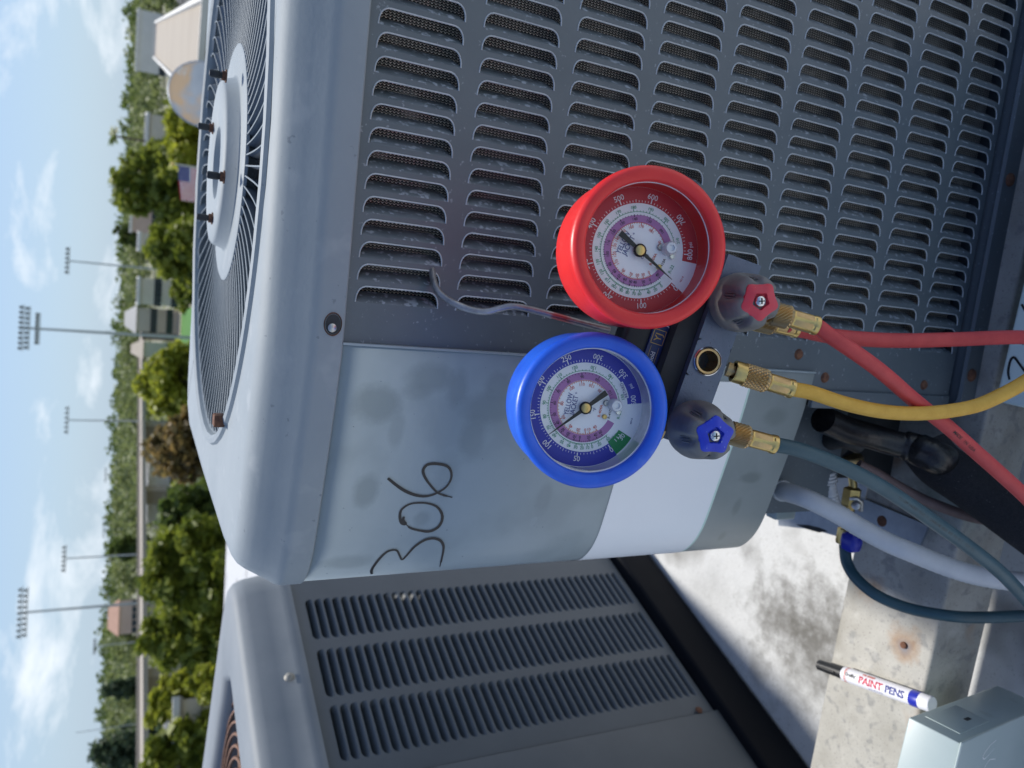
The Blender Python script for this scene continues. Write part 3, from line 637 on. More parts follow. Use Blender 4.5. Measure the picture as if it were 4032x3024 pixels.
# cap of the second unit: outline in (s, back) with rounded corners
D2 = .62; cs0, cs1 = -.26, sfar+.005
def rrect(x0, x1, y0, y1, r, n=6):
    out = []
    for cx, cy, a0 in ((x1-r, y0+r, -90), (x1-r, y1-r, 0), (x0+r, y1-r, 90), (x0+r, y0+r, 180)):
        for k in range(n+1): a = R(a0+90*k/n); out.append((cx+r*math.cos(a), cy+r*math.sin(a)))
    return out
pr2 = [(-.004, 0), (-.006, .012), (-.003, .018), (0, .04), (.003, .063), (.007, .075), (.013, .0805), (.022, .0825), (.04, .083)]
rings = [[f2(x, -y, zc2+h) for x, y in rrect(cs0+d, cs1-d, -.006+d, D2-d, max(.09-d*.3, .02))] for d, h in pr2]
ccx, ccy = (cs0+cs1)/2-.012, D2/2-.008
q = on_z(900, 2760, -.16)                                  # far tip of the round opening
def circ2(r, h):
    return [f2(ccx+r*math.cos(a), -(ccy+r*math.sin(a)), zc2+h) for a in [math.atan2(y-ccy, x-ccx) for x, y in rrect(cs0+.04, cs1-.04, .034, D2-.04, .078)]]
RF = .270
rings += [circ2(RF+.012, .085), circ2(RF+.004, .080), circ2(RF, .070), circ2(RF-.004, .03), circ2(RF-.01, -.10)]
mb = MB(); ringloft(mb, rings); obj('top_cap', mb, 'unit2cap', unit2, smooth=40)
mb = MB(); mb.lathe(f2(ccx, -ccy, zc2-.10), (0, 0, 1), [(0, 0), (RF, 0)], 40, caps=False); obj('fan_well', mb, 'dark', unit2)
for k in range(11):                                        # concentric rusty guard rings
    r = RF-.008-.0165*k; pts = [f2(ccx+r*math.cos(a*math.pi/24), -(ccy+r*math.sin(a*math.pi/24)), zc2+.062+.008*min(1, k/3)) for a in range(49)]
    b = MB(); b.tube(pts, .0026, 6, caps=False); obj('guard_ring', b, 'rustwire', unit2, smooth=60)
for k in range(6):
    a = k*math.pi/3+.4; b = MB(); b.tube([f2(ccx+r*math.cos(a), -(ccy+r*math.sin(a)), zc2+z) for r, z in ((RF+.002, .055), (RF-.03, .064), (.05, .065))], .0032, 6); obj('guard_spoke', b, 'rustwire', unit2, smooth=60)
s, z = s_of(1137, 2683); mb = MB(); mb.lathe(f2(s, .008, z), n2, [(.0085, -.004), (.0065, .002), (.004, .004), (0, .005)], 12); obj('rusty_cap_screw', mb, 'beam', unit2, smooth=50)
mb = MB(); mb.box((-.55, -.60, -.005), (sfar, -.006, -.001), X=d2, Y=n2, o=A2); mb.box((sfar-.004, -.60, 0), (sfar, -.001, zc2-zb2), X=d2, Y=n2, o=A2); obj('cabinet_side', mb, 'unit2', unit2)
# black curb under it
E2 = on_z(2849, 2562, -.93); e2o = (E2-A2).dot(n2)
mb = MB(); mb.box((-.9, -.62, Zr-A2.z+.002), (sfar+.55, e2o, -.006), X=d2, Y=n2, o=A2); obj('equipment_curb', mb, 'blackbase', bevel=.006, label='black painted curb under the second condenser at the lower left', cat_='curb')
# ================================================================= GAUGE MANIFOLD
DF, DD = .420, .437
KR = .957                                   # the red gauge hangs a little closer
Pb, Pr = on_n(2300, 1604, DD), on_n(2512, 988, DD*.985)
er = (Pr-Pb).normalized(); eu = NA.cross(er)                # er right along the bar, eu up
if eu.z < 0: eu = -eu
man = thing('gauge_manifold', 'pressure gauge manifold with one red and one blue gauge hooked on the louvered panel', 'gauge set', on_n(2785, 1422, .47))
def mp(a, b, d, o=None): return (o or Pb)+er*a+eu*b-NA*(d-DD)       # a right, b up, d = distance plane
def rotv(deg):                                              # clock angle (deg, clockwise from up in the upright view) -> unit vector in dial plane
    return UPW*math.cos(R(deg))+RTW*math.sin(R(deg))
# upright-view axes projected into the dial plane
def proj_dir(dx, dy, px, py):
    a = on_n(px, py, DD); b = on_n(px+dx, py+dy, DD); return (b-a).normalized()
def gauge(px, py, boot, nm, D):
    DD = .437 if nm == 'blue' else .437*KR; DF = DD-.0212
    O = on_n(px, py, DD)
    up = proj_dir(-60, 0, px, py); rt = (up.cross(-NA)).normalized(); rt = rt if rt.dot(V((1, 0, 0))) > 0 else -rt; up = (NA.cross(rt)); up = up if up.z > 0 else -up
    def d3(th, r, h=0): return O+up*math.cos(R(th))*r+rt*math.sin(R(th))*r+NA*h
    UT = 6.62e-5*(1 if nm == 'blue' else KR)
    g = MB(); fr = DD-DF; SB = 1.015 if nm == 'blue' else .995
    pf = [(.0352, -.004), (.0352, fr-.0065), (.0350, fr-.003), (.0354, fr-.0012), (.0364, fr-.0002), (.0400, fr+.0004), (.0422, fr-.0004), (.0434, fr-.0026), (.0436, fr-.005), (.0426, fr-.0075), (.0418, fr-.014), (.0424, fr-.030), (.0428, fr-.040), (.0418, fr-.0435), (.03, fr-.045), (0, fr-.045)]
    pf = [(a_*SB if a_ > .0365 else a_*(1+(SB-1)*.6), b_) for a_, b_ in pf]
    g.lathe(O, NA, pf, 96, caps=False); bt = obj('gauge_boot', g, boot, man, smooth=50, label='%s rubber boot round the %s pressure gauge' % (nm, nm))
    g = MB(); g.lathe(O, NA, [(.0352, -.0005), (.0353, .0135), (.0350, .0148), (.0347, .0156), (.0352, .0164), (.0359, .0162)], 96, caps=False); cs = obj('gauge_case', g, 'clearcase', bt, smooth=60)
    def ring(r0, r1, a0, a1, h, mi, g, n=None):
        n = n or max(2, int(abs(a1-a0)/3)); vs = []
        for i in range(n+1): a = a0+(a1-a0)*i/n; vs += [d3(a, r0, h), d3(a, r1, h)]
        g.add(vs, [(2*i, 2*i+1, 2*i+3, 2*i+2) for i in range(n)], mi)
    g = MB(); ring(0, .0354, 0, 360, 0, 0, g)
    ri = D['rin']*UT
    ring(ri, .0350, D['b0'], D['b1'], .0001, 1, g)
    ring(245*UT, 312*UT, D['p0'], D['p1'], .0001, 2, g)
    if D.get('vac'): ring(D['rin']*UT-.0012, .0344, -148, -126, .00015, 3, g)
    g_ = obj('dial', g, ['dialw', D['band'], 'purple', 'dialgreen'], bt)
    # print
    k = MB(); INK = {'w': 0, 'g': 1, 'b': 2, 'o': 3, 'n': 4, 'r': 5}
    def num(t, th, r, size, ink, h=.0003):
        th0 = (th-D['rot']+180) % 360-180; flip = not (-90 <= th0 <= 90)
        out = up*math.cos(R(th))+rt*math.sin(R(th)); tan = rt*math.cos(R(th))-up*math.sin(R(th))
        text(k, t, d3(th, r*UT, h), -tan if flip else tan, -out if flip else out, size, INK[ink], sx=.95)
    def tick(th, r0, r1, w, ink, h=.00028):
        out = up*math.cos(R(th))+rt*math.sin(R(th)); tan = rt*math.cos(R(th))-up*math.sin(R(th)); a = d3(th, r0*UT, h); b = d3(th, r1*UT, h)
        k.add([a-tan*w/2, a+tan*w/2, b+tan*w/2, b-tan*w/2], [(0, 1, 2, 3)], INK[ink])
    def interp(tab, x):
        for (x0, y0), (x1, y1) in zip(tab, tab[1:]):
            if x0 <= x <= x1: return y0+(y1-y0)*(x-x0)/(x1-x0)
        return tab[-1][1]
    for v, th in D['psi']:
        num(str(v), th, D['rn'], .0043, 'w')
    step, big = D['step']; v = D['psi'][0][0]
    while v <= D['tmax']:
        th = interp(D['psi'], v); m = v % big == 0; h5 = v % (step*5) == 0
        tick(th, D['rin']+8, D['rin']+(46 if m else 32 if h5 else 24), .00055 if m else .00026, 'w'); v += step
    for tab, rl, rn, ink, sz, inward in D['temps']:
        seq = tab
        for i, (t, th) in enumerate(seq): num(t, th, rn, sz, ink)
        ang = [t[1] for t in seq]
        for i in range(len(ang)-1):
            dv = 5 if abs(ang[i+1]-ang[i]) > 9 else 2
            for q in range(dv): tick(ang[i]+(ang[i+1]-ang[i])*q/dv, rl, rl+(22 if q == 0 else 12)*inward, .0004 if q == 0 else .00025, ink)
        n = 90; vs = []
        a0, a1 = ang[0]-3, ang[-1]+3
        for i in range(n+1):
            a = a0+(a1-a0)*i/n; vs += [d3(a, (rl-2)*UT, .00026), d3(a, (rl+2)*UT, .00026)]
        if ink != 'b': k.add(vs, [(2*i, 2*i+1, 2*i+3, 2*i+2) for i in range(n)], INK[ink])
    tr = D['rot']; tx = rt*math.cos(R(tr))-up*math.sin(R(tr)); ty = up*math.cos(R(tr))+rt*math.sin(R(tr))
    text(k, 'YELLOW', O+NA*.0003+ty*.0096, tx, ty, .0042, 4, sx=.8); text(k, 'JACKET', O+NA*.0003+ty*.0062, tx, ty, .0042, 4, sx=.8)
    text(k, 'Class 1', O+NA*.0003-ty*.0040, tx, ty, .0021, 4); text(k, '°F', O+NA*.0003-ty*.0066, tx, ty, .0026, 4)
    text(k, 'R-404A', O+NA*.0003-ty*.0100, tx, ty, .0024, 3); text(k, 'R-410A', O+NA*.0003-ty*.0160, tx, ty, .0022, 2); text(k, 'R-22', O+NA*.0003-ty*.0218, tx, ty, .0026, 1)
    text(k, 'REV B', O+NA*.0003-ty*.0300-tx*.002, tx, ty, .0014, 4 if nm == 'blue' else 5)
    text(k, '®', O+NA*.0003+ty*.0066+tx*.0072, tx, ty, .0015, 4)
    if nm == 'blue':
        num('500', 172, D['rn']-5, .0043, 'w'); num('psi', 156, D['rn']+2, .0030, 'w'); num('30', -143, D['rn']-20, .0042, 'w')
        for a in (-143, -139, -135): tick(a, 400, 432, .0004, 'w')
        vs = []
        for i in range(9): a = 146+22*i/8; vs += [d3(a, 368*UT, .0002), d3(a, 415*UT, .0002)]
        k.add(vs, [(2*i, 2*i+1, 2*i+3, 2*i+2) for i in range(8)], 0); num('RETARD', 157, 392, .0026, 'n', .0004)
        num('in.Hg vac.', -137, 375, .0015, 'g')
    else:
        num('psi', 174, D['rn']+5, .0030, 'w')
    obj('scale_print', k, ['inkw', 'inkg', 'inkb', 'inko', 'inkn', 'inkr'], g_)
    # needle
    nd = MB(); th, tail = D['needle']; a = d3(th, D['nl']*UT, .0035); c = up*math.cos(R(th))+rt*math.sin(R(th)); s_ = NA.cross(c)
    b = d3(th, .003, .0035); nd.add([a-s_*.00012, a+s_*.00012, b+s_*.0011, b-s_*.0011, a-s_*.0001-NA*.0005, a+s_*.0001-NA*.0005, b+s_*.001-NA*.0008, b-s_*.001-NA*.0008], [(0, 1, 2, 3), (4, 7, 6, 5), (0, 3, 7, 4), (1, 5, 6, 2), (0, 4, 5, 1)])
    t2 = d3(tail, 232*UT, .0035); b = d3(tail, .0025, .0035); c = (t2-b).normalized(); s_ = NA.cross(c)
    nd.add([b-s_*.0010, b+s_*.0010, t2+s_*.0017, t2-s_*.0017]+[q-NA*.0008 for q in (b-s_*.0010, b+s_*.0010, t2+s_*.0017, t2-s_*.0017)], [(0, 1, 2, 3), (4, 7, 6, 5), (0, 3, 7, 4), (1, 5, 6, 2), (2, 6, 7, 3)])
    nd.lathe(O+NA*.0025, NA, [(.0037, 0), (.0037, .0012), (.0030, .0018)], 24)
    ne = obj('needle', nd, 'needle', bt)
    nd = MB(); nd.lathe(O+NA*.0040, NA, [(.0028, 0), (.0028, .0008), (.0022, .0012), (0, .0012)], 24); obj('pivot_cap', nd, 'brass', bt, smooth=40)
    for (ax, ay, r, h, m_) in ((198, -40, .0019, .002, 'zinc'), (265, -25, .0037, .008, 'plug'), (308, 42, .0015, .002, 'chrome'), (184, 82, .0014, .0022, 'brass')):
        if nm == 'red': ax, ay = ax*.96+10, ay+ (10 if m_ != 'brass' else 60) 
        # offsets measured in the photo: x = photo right, y = photo down
        c = O-up*ax*UT-rt*ay*UT
        b = MB(); b.lathe(c, NA, [(r, 0), (r, h*.8), (r*.8, h), (r*.5, h), (r*.45, h*.85), (0, h*.85)], 20); obj('dial_stop', b, m_, bt, smooth=40)
    g = MB(); g.lathe(O, NA, [(.0349, .0148), (.031, .0158), (.022, .0164), (.010, .0168), (0, .0169)], 64, caps=False); obj('gauge_lens', g, 'lens', bt, smooth=60)
    return bt
BL = dict(rin=397, rn=462, b0=-126, b1=176, p0=-153, p1=168, vac=1, band='dialblue', rot=12, psi=[(0, -124.2), (50, -82.7), (100, -45.1), (150, -8.1), (200, 30.4), (250, 68.3), (300, 104.5), (350, 139.3)], tmax=350, step=(5, 50), needle=(-35.7, 144), nl=400,
    temps=[([('60', -128.7), ('20', -114), ('0', -103), ('10', -96), ('20', -88), ('30', -78.8), ('40', -68.8), ('50', -57.6), ('60', -43.2), ('70', -29), ('80', -12.5), ('90', 6.7), ('100', 27), ('110', 50.3), ('120', 74.8), ('130', 102.3), ('140', 131), ('150', 165.5)], 325, 362, 'g', .0026, 1),
           ([('60', -124.6), ('40', -113.8), ('20', -100), ('0', -83), ('10', -73), ('20', -59.6), ('30', -47), ('40', -29.7), ('50', -13.2), ('60', 8.4), ('70', 31.1), ('80', 57.4), ('90', 84.7), ('100', 115.8), ('110', 151.6)], 308, 270, 'b', .0024, -1),
           ([('40', -120), ('10', -103), ('0', -94), ('20', -76.7), ('40', -54.7), ('60', -25), ('80', 10), ('100', 55), ('110', 82.5), ('120', 108.6), ('130', 135.6)], 240, 203, 'o', .0025, -1)])
RD = dict(rin=415, rn=482, b0=-138, b1=192, p0=-142, p1=168, band='dialred', rot=28, psi=[(0, -136.3), (100, -93.3), (200, -54.4), (300, -13.9), (400, 29.5), (500, 69), (600, 106.2), (700, 145.3), (800, 184)], tmax=800, step=(10, 100), needle=(-139, 40.7), nl=390,
    temps=[([('0', -124.9), ('20', -115), ('40', -105), ('60', -92), ('70', -84), ('80', -75), ('90', -65.7), ('100', -55), ('110', -42.7), ('120', -29), ('130', -14.8), ('140', 2.3), ('150', 21), ('160', 41), ('170', 61.7), ('180', 83.6), ('190', 107.8), ('200', 134), ('210', 166.6)], 340, 377, 'g', .0024, 1),
           ([('40', -130), ('0', -113), ('20', -100), ('40', -84), ('50', -75), ('60', -64), ('70', -52), ('80', -39), ('90', -24), ('100', -5.7), ('110', 14.5), ('120', 36), ('130', 59), ('140', 83.8), ('150', 111), ('160', 142)], 318, 276, 'b', .0023, -1),
           ([('0', -117.7), ('30', -102), ('50', -88), ('70', -71.8), ('90', -52), ('110', -27), ('120', -8), ('130', 10.8), ('140', 28), ('150', 50.7), ('160', 72.8), ('170', 97.5), ('180', 125.7), ('190', 162.6)], 248, 213, 'o', .0023, -1)])
gauge(2300, 1604, 'blue', 'blue', BL); gauge(2512, 988, 'red', 'red', RD)
# manifold casting: bar along er carrying sight glass and valves
def onbar(px, py, d): return on_n(px, py, d)
SG = on_n(2785, 1422, .458); SGm = SG
bar = MB(); K = 14; wdn, wup = .0105, .0125
L0 = (on_n(2817, 1714, .458)-SG).dot(er)-.012; L1 = (on_n(2995, 1185, .458)-SG).dot(er)+.02
def bx_(mb, a0, a1, b0, b1, h0, h1, mi=0): mb.box((a0, b0, h0), (a1, b1, h1), mi, X=er, Y=eu, Z=NA, o=SG)

hc_ = [SG+er*(.0084*math.cos(2*math.pi*i/32))+eu*(.0084*math.sin(2*math.pi*i/32)) for i in range(32)]
def sqp(i):
    t = 2*math.pi*i/32; c, s_ = math.cos(t), math.sin(t); k = 1/max(abs(c)/.012, abs(s_)/(.0105 if s_ > 0 else .0125)); return SG+er*(k*c)+eu*(k*s_)
sq_ = [sqp(i) for i in range(32)]
ringloft(bar, [sq_, hc_, [p-NA*.020 for p in hc_]]); bar.poly([p-NA*.020 for p in hc_])
for a0, a1 in ((L0, -.012), (.012, L1)): bar.poly([SG+er*a0-eu*.0125, SG+er*a1-eu*.0125, SG+er*a1+eu*.0105, SG+er*a0+eu*.0105])
bx_(bar, L0, L1, -.0125, .0105, -.026, -.0204)
for b0 in (-.0125, .0105): bar.poly([SG+er*L0+eu*b0, SG+er*L1+eu*b0, SG+er*L1+eu*b0-NA*.0204, SG+er*L0+eu*b0-NA*.0204])
for a0 in (L0, L1): bar.poly([SG+er*a0-eu*.0125, SG+er*a0+eu*.0105, SG+er*a0+eu*.0105-NA*.0204, SG+er*a0-eu*.0125-NA*.0204])
body = obj('manifold_body', bar, 'anod', man)
b = MB(); bx_(b, L0+.012, L1-.006, .0108, .052, -.040, -.020); obj('manifold_back', b, 'black', man, bevel=.004)
b = MB(); bx_(b, L0+.012, L1-.006, .0108, .024, -.0195, -.006); obj('channel_wall', b, 'dark', man)
st = MB(); bx_(st, -.034, .044, .0245, .0345, -.0205, -.0172); sk = obj('name_sticker', st, 'navy', man)
tb = MB(); So = SG+NA*(-.0170)+eu*.0295
text(tb, 'YJ', So+er*.006, er, eu, .0065, 0); 
for a0, a1, b0, b1 in ((.0012, .0108, .0038, .0042), (.0012, .0108, -.0042, -.0038), (.0012, .0016, -.0042, .0042), (.0104, .0108, -.0042, .0042), (-.034, -.0005, .0026, .0028), (-.034, -.0005, -.0028, -.0026)):
    tb.add([So+er*a0+eu*b0, So+er*a1+eu*b0, So+er*a1+eu*b1, So+er*a0+eu*b1], [(0, 1, 2, 3)], 0)
text(tb, '4-Valve Manifold', So+er*-.0165-eu*.0002, er, eu, .0042, 1, sx=.9); text(tb, 'YELLOW', So+er*.0215+eu*.0022, er, eu, .0046, 1); text(tb, 'JACKET', So+er*.0215-eu*.0022, er, eu, .0046, 1)
obj('sticker_print', tb, ['gold', 'inkw'], sk)
# sight glass
b = MB(); b.lathe(SG, NA, [(.0092, -.001), (.0092, .0008), (.0086, .0012), (.0084, .0004)], 48, caps=False); sg = obj('sight_glass_seat', b, 'chrome', man, smooth=50)
b = MB(); b.lathe(SG, NA, [(.0083, 0), (.0082, .0012), (.0078, .0016), (.0066, .0014)], 48, caps=False); b.lathe(SG, NA, [(.0066, .0014), (.0063, -.006), (.0060, -.012)], 8, caps=False); obj('brass_ring', b, 'brassold', sg, smooth=30)
b = MB(); b.lathe(SG-NA*.0118, NA, [(.0062, 0), (0, .0004)], 24); obj('sight_glass', b, 'win', sg)
# valve knobs
def knob(px, py, ins, nm, ang):
    tip = on_n(px, py, .418); s = 1.0
    base = tip-NA*.036
    def rf(t, j, r, h):
        w = max(0, min(1, (h-.012)/.012)); k = math.cos(5*(t-R(ang))); dent = max(0, k)**1.6
        return r*(1-.25*w*dent)
    prof = [(.0110, -.004), (.0158, .000), (.0176, .004), (.0181, .009), (.0180, .013), (.0175, .018), (.0166, .024), (.0155, .029), (.0140, .0325), (.0116, .0345), (.0098, .0345)]
    b = MB(); b.lathe(base, NA, prof, 80, rf=rf, X=er); kb = obj('valve_knob', b, 'greyknob', man, smooth=60, label='grey valve knob with a %s centre' % nm)
    b = MB(); a_, b_, c_ = er, NA.cross(er), NA
    n = 60; out = []; 
    for i in range(n):
        t = 2*math.pi*i/n; r = .0096*(1+.10*math.cos(5*(t-R(ang+36)))+.02*math.cos(10*(t-R(ang+36)))); out.append((t, r))
    rgs = [[base+NA*h+(a_*math.cos(t)+b_*math.sin(t))*r*q for t, r in out] for q, h in ((1.1, .0335), (1.08, .0352), (.8, .0362), (.50, .0366), (.42, .0345))]
    ringloft(b, rgs); b.add(rgs[-1], [tuple(range(n))]); obj('knob_insert', b, ins, kb, smooth=50)
    b = MB(); b.lathe(base+NA*.0346, NA, [(.0034, 0), (.0034, .0012), (.0028, .0024), (.0012, .003), (0, .003)], 24); sc = obj('knob_screw', b, 'chrome', kb, smooth=50)
    b = MB()
    for q in (0, 1):
        X = (a_+b_*.4).normalized(); Y = NA.cross(X); X, Y = (X, Y) if q else (Y, X)
        b.box((-.0017, -.00035, 0), (.0017, .00035, .0032), X=X, Y=Y, Z=NA, o=base+NA*.0347)
    obj('screw_recess', b, 'dark', sc)
    for q in range(5):                                     # grip ribs in each finger dent
        t = R(ang+72*q); d = a_*math.cos(t)+b_*math.sin(t); tn = NA.cross(d); b = MB()
        for w in (-1, 0, 1):
            p0 = base+d*.0150+tn*w*.0016+NA*.0185; p1 = base+d*.0130+tn*w*.0019+NA*.0285; b.tube([p0, (p0+p1)/2+d*.0003, p1], .00045, 6)
        obj('grip_rib', b, 'greyknob', kb, smooth=60)
    b = MB(); b.lathe(base-NA*.018, NA, [(.009, 0), (.009, .016)], 20); obj('valve_bonnet', b, 'brass', kb, smooth=40)
    return base
knob(2995, 1186, 'pink', 'red', 20); knob(2817, 1716, 'bluein', 'blue', 50)
# back gauge stems
for O in (Pb, Pr):
    b = MB(); b.cyl(O-NA*.03-eu*.02, O-NA*.03-eu*.062, .007, n=8); obj('gauge_stem', b, 'brassold', man)
# hook
hk = [(1700, 1060, .006), (1706, 1100, -.001), (1718, 1135, -.007), (1743, 1166, -.013), (1794, 1197, -.020), (1857, 1220, -.026), (1914, 1227, -.030), (1971, 1214, -.033), (2021, 1206, -.036), (2091, 1219, -.040), (2186, 1244, -.046), (2290, 1272, -.052), (2400, 1300, -.058)]
P = []
for x, y, v in hk:
    d = ray(x, y); t = ((UO-CAM).dot(UV)+v)/d.dot(UV); P.append(CAM+d*t)
b = MB(); b.tube(cat(P, 6), lambda t: .0023, 14); obj('hanging_hook', b, 'steel', man, smooth=60)
# brass nipples below the bar
def chain(mb_list, pts): pass
def coupling(parent, p0, p1, p2, p3, r=.0071, rf_=.0060, mk='brassold', mf='brass', knots=True):
    """knurled ring from p0 to p1, hex ferrule p2..p3"""
    b = MB(); ax = p1-p0; Lk = ax.length; n = 36; m = 9
    prof = [(r*.86, 0), (r, .0008)]+[(r, .0008+(Lk-.0016)*j/m) for j in range(1, m)]+[(r, Lk-.0008), (r*.9, Lk)]
    b.lathe(p0, ax, prof, n, rf=lambda t, j, rr, h: rr+(.00075 if (round(t/(2*math.pi)*n)+j) % 2 == 0 and 0 < j < m+1 else -.0003 if 0 < j < m+1 else 0))
    kn = obj('knurled_nut', b, mk, parent)
    b = MB(); ax = p3-p2; Lf = ax.length
    b.lathe(p2, ax, [(rf_*.80, 0), (rf_, .0012), (rf_, Lf*.80), (rf_*1.05, Lf*.84), (rf_*1.05, Lf*.97), (rf_*.96, Lf)], 48, rf=lambda t, j, rr, h: rr*(.93+.07*min(1, abs(((t/(2*math.pi)*6) % 1)-.5)*3.2)) if 1 <= j <= 2 else rr)
    fe = obj('ferrule', b, mf, parent, smooth=30)
    a, bb, c = b.frame(ax)
    b = MB()
    for q in range(6):
        t = (q+.5)/6*2*math.pi; d = a*math.cos(t)+bb*math.sin(t); tn = c.cross(d); o = p2+d*rf_*.905
        b.box((-rf_*.34, Lf*.12, -.0003), (rf_*.34, Lf*.76, .0003), X=tn, Y=c, Z=d, o=o)
    obj('crimp_flat', b, 'brassold', fe, bevel=.0004)
    return kn
def N3(x, y, d): return on_n(x, y, d)
def hose(name, label, group, m, pts, rad, fit=None, nn=16, step=7):
    P = cat([N3(*p) if len(p) == 3 else p[0] for p in pts], step)
    t = thing(name, label, 'hose', P[0], 0, group=group)
    b = MB(); b.tube(P, rad, nn); obj('hose_tube', b, m, t, smooth=60)
    for f in (fit or []): coupling(t, *f)
    return t
# ---- yellow (centre port)
b = MB(); p0 = N3(2862, 1452, .468); p1 = N3(2905, 1466, .466); b.lathe(p0, p1-p0, [(.0048, 0), (.0048, .003), (.0036, .0032), (.0036, .006), (.0050, .0062), (.0050, .0105), (.0036, .0108), (.0036, .013)], 12); obj('brass_nipple', b, 'brassold', man, smooth=20)
yb = [(N3(2895, 1463, .4655), N3(2922, 1472, .4648))]
hy = hose('refrigerant_hose', 'yellow hose curving down from the centre port of the manifold over the red hose', 'charging hoses of the gauge set', 'yellowhose',
    [(3112, 1529, .4605), (3140, 1535, .460), (3202, 1548, .460), (3328, 1589, .461), (3455, 1617, .463), (3581, 1628, .466), (3708, 1622, .468), (3835, 1600, .468), (3929, 1562, .467), (4032, 1506, .466), (4120, 1440, .465), (4250, 1300, .463), (4380, 1100, .462)], .0048,
    fit=[(N3(2925, 1473, .4648), N3(3022, 1503, .463), N3(3017, 1501, .463), N3(3122, 1533, .4615))])
b = MB(); p = N3(2888, 1461, .4657); ax = N3(2930, 1474, .4648)-p; b.lathe(p, ax, [(.0056, .003), (.0055, 0), (.0069, -.0002), (.0072, .001), (.0072, ax.length), (.0066, ax.length)], 40, caps=False); obj('collar', b, 'brass', hy, smooth=40)
# ---- blue/teal: from the manifold out of view and back to the service port
A = [(3046, 1749, .461), (3075, 1755, .460), (3128, 1766, .460), (3202, 1790, .461), (3328, 1842, .464), (3455, 1908, .468), (3581, 1988, .474), (3670, 2050, .48), (3803, 2145, .49), (3930, 2245, .50), (4012, 2328, .51), (4100, 2420, .52)]
Bq = [(4240, 2520, .54), (4330, 2500, .57), (4260, 2430, .60), (4130, 2424, .62), (4032, 2425, .63), (3866, 2431, .64), (3740, 2425, .645), (3581, 2396, .665), (3455, 2345, .68), (3373, 2278, .70), (3335, 2215, .715), (3326, 2145, .722)]
ht = hose('refrigerant_hose', 'teal hose from the blue side of the manifold looping back to the brass service port', 'charging hoses of the gauge set', 'tealhose', A+Bq, lambda t: .0049+.0009*t,
    fit=[(N3(2872, 1702, .463), N3(2948, 1724, .462), N3(2944, 1722, .462), N3(3055, 1752, .4605))])
def hose_print(parent, txt, pts, size, rad, lift=1.0, mi='inkb'):
    P = cat([N3(*p) for p in pts], 10); Ls = [0]
    for a, b in zip(P, P[1:]): Ls.append(Ls[-1]+(b-a).length)
    k = MB(); s = .0
    for ch in txt:
        if ch != ' ':
            i = max(j for j in range(len(P)-1) if Ls[j] <= s); t = (P[i+1]-P[i]).normalized(); c = P[i].lerp(P[i+1], (s-Ls[i])/max(1e-9, Ls[i+1]-Ls[i])); n = (CAM-c); n = (n-t*n.dot(t)).normalized(); side = n.cross(t)
            text(k, ch, c+n*(rad*1.015)+side*0, t, side, size)
        s += size*.62
        if s >= Ls[-1]: break
    obj('hose_print', k, mi, parent)
hose_print(ht, 'YELLOW JACKET PLUS II CHARGING HOSE 800 PSI W.P. 4000 PSI', [(3520, 1948, .471), (3581, 1988, .474), (3670, 2050, .48), (3803, 2145, .49), (3930, 2245, .50)], .0026, .0051)
# ---- red: working hose from the manifold, its other end parked behind
A = [(3208, 1281, .461), (3228, 1292, .460), (3268, 1322, .460), (3391, 1405, .460), (3486, 1477, .463), (3581, 1560, .470), (3657, 1622, .476), (3740, 1688, .478), (3834, 1772, .480), (3929, 1856, .482), (4032, 1950, .484), (4180, 2090, .49)]
Bq = [(4420, 2200, .53), (4560, 1900, .55), (4480, 1550, .545), (4250, 1345, .53), (4032, 1328, .52), (3771, 1336, .51), (3581, 1341, .505), (3423, 1337, .50), (3265, 1322, .495), (3160, 1300, .49), (3090, 1285, .487)]
hr = hose('refrigerant_hose', 'red hose from the red side of the manifold with its free end parked behind', 'charging hoses of the gauge set', 'redhose', A+Bq, lambda t: .0050+.0004*t,
    fit=[(N3(3034, 1232, .464), N3(3112, 1252, .463), N3(3106, 1251, .463), N3(3219, 1284, .461)), (N3(2975, 1258, .488), N3(3050, 1276, .488), N3(3045, 1275, .488), N3(3140, 1296, .488))])
hose_print(hr, 'MADE IN USA', [(3745, 1690, .478), (3834, 1772, .480), (3929, 1856, .482)], .0034, .0053)
b = MB(); p = N3(2930, 1235, .475); q = N3(3040, 1262, .47); b.lathe(p, q-p, [(.0045, 0), (.0045, .006), (.006, .0065), (.006, .012)], 6); obj('brass_nipple', b, 'brass', man)
b = MB(); p = N3(2842, 1690, .47); q = N3(2880, 1702, .463); b.cyl(p, q, .0045, n=12); obj('brass_nipple', b, 'brass', man)
# ================================================================= SERVICE PORT, LINES
def dist(x, y, t): return CAM+ray(x, y)*t
pt = thing('service_port', 'brass service port with knurled cap and blue valve handle beside the teal hose', 'valve', dist(3345, 1900, .66))
def bl(name, m, p, q, prof, n=16, **k): b = MB(); b.lathe(p, q-p, prof, n, **k); return obj(name, b, m, pt, smooth=30)
p0, p1 = dist(3352, 1790, 0.795), dist(3350, 1850, 0.800)
b = MB(); b.lathe(p0, p1-p0, [(.0, 0), (.0102, .0004), (.0115, .002)]+[(.0115, .002+.0014*j) for j in range(1, 10)]+[(.0102, .0155)], 44, rf=lambda t, j, r, h: r+(.0005 if (round(t/(2*math.pi)*44)+j) % 2 == 0 and 2 < j < 12 else 0)); obj('knurled_cap', b, 'brassold', pt, smooth=20)
p0, p1 = dist(3354, 1850, 0.800), dist(3360, 1920, 0.800); b = MB(); b.cyl(p0, p1, .0042, n=14); obj('brass_stem', b, 'brass', pt, smooth=40)
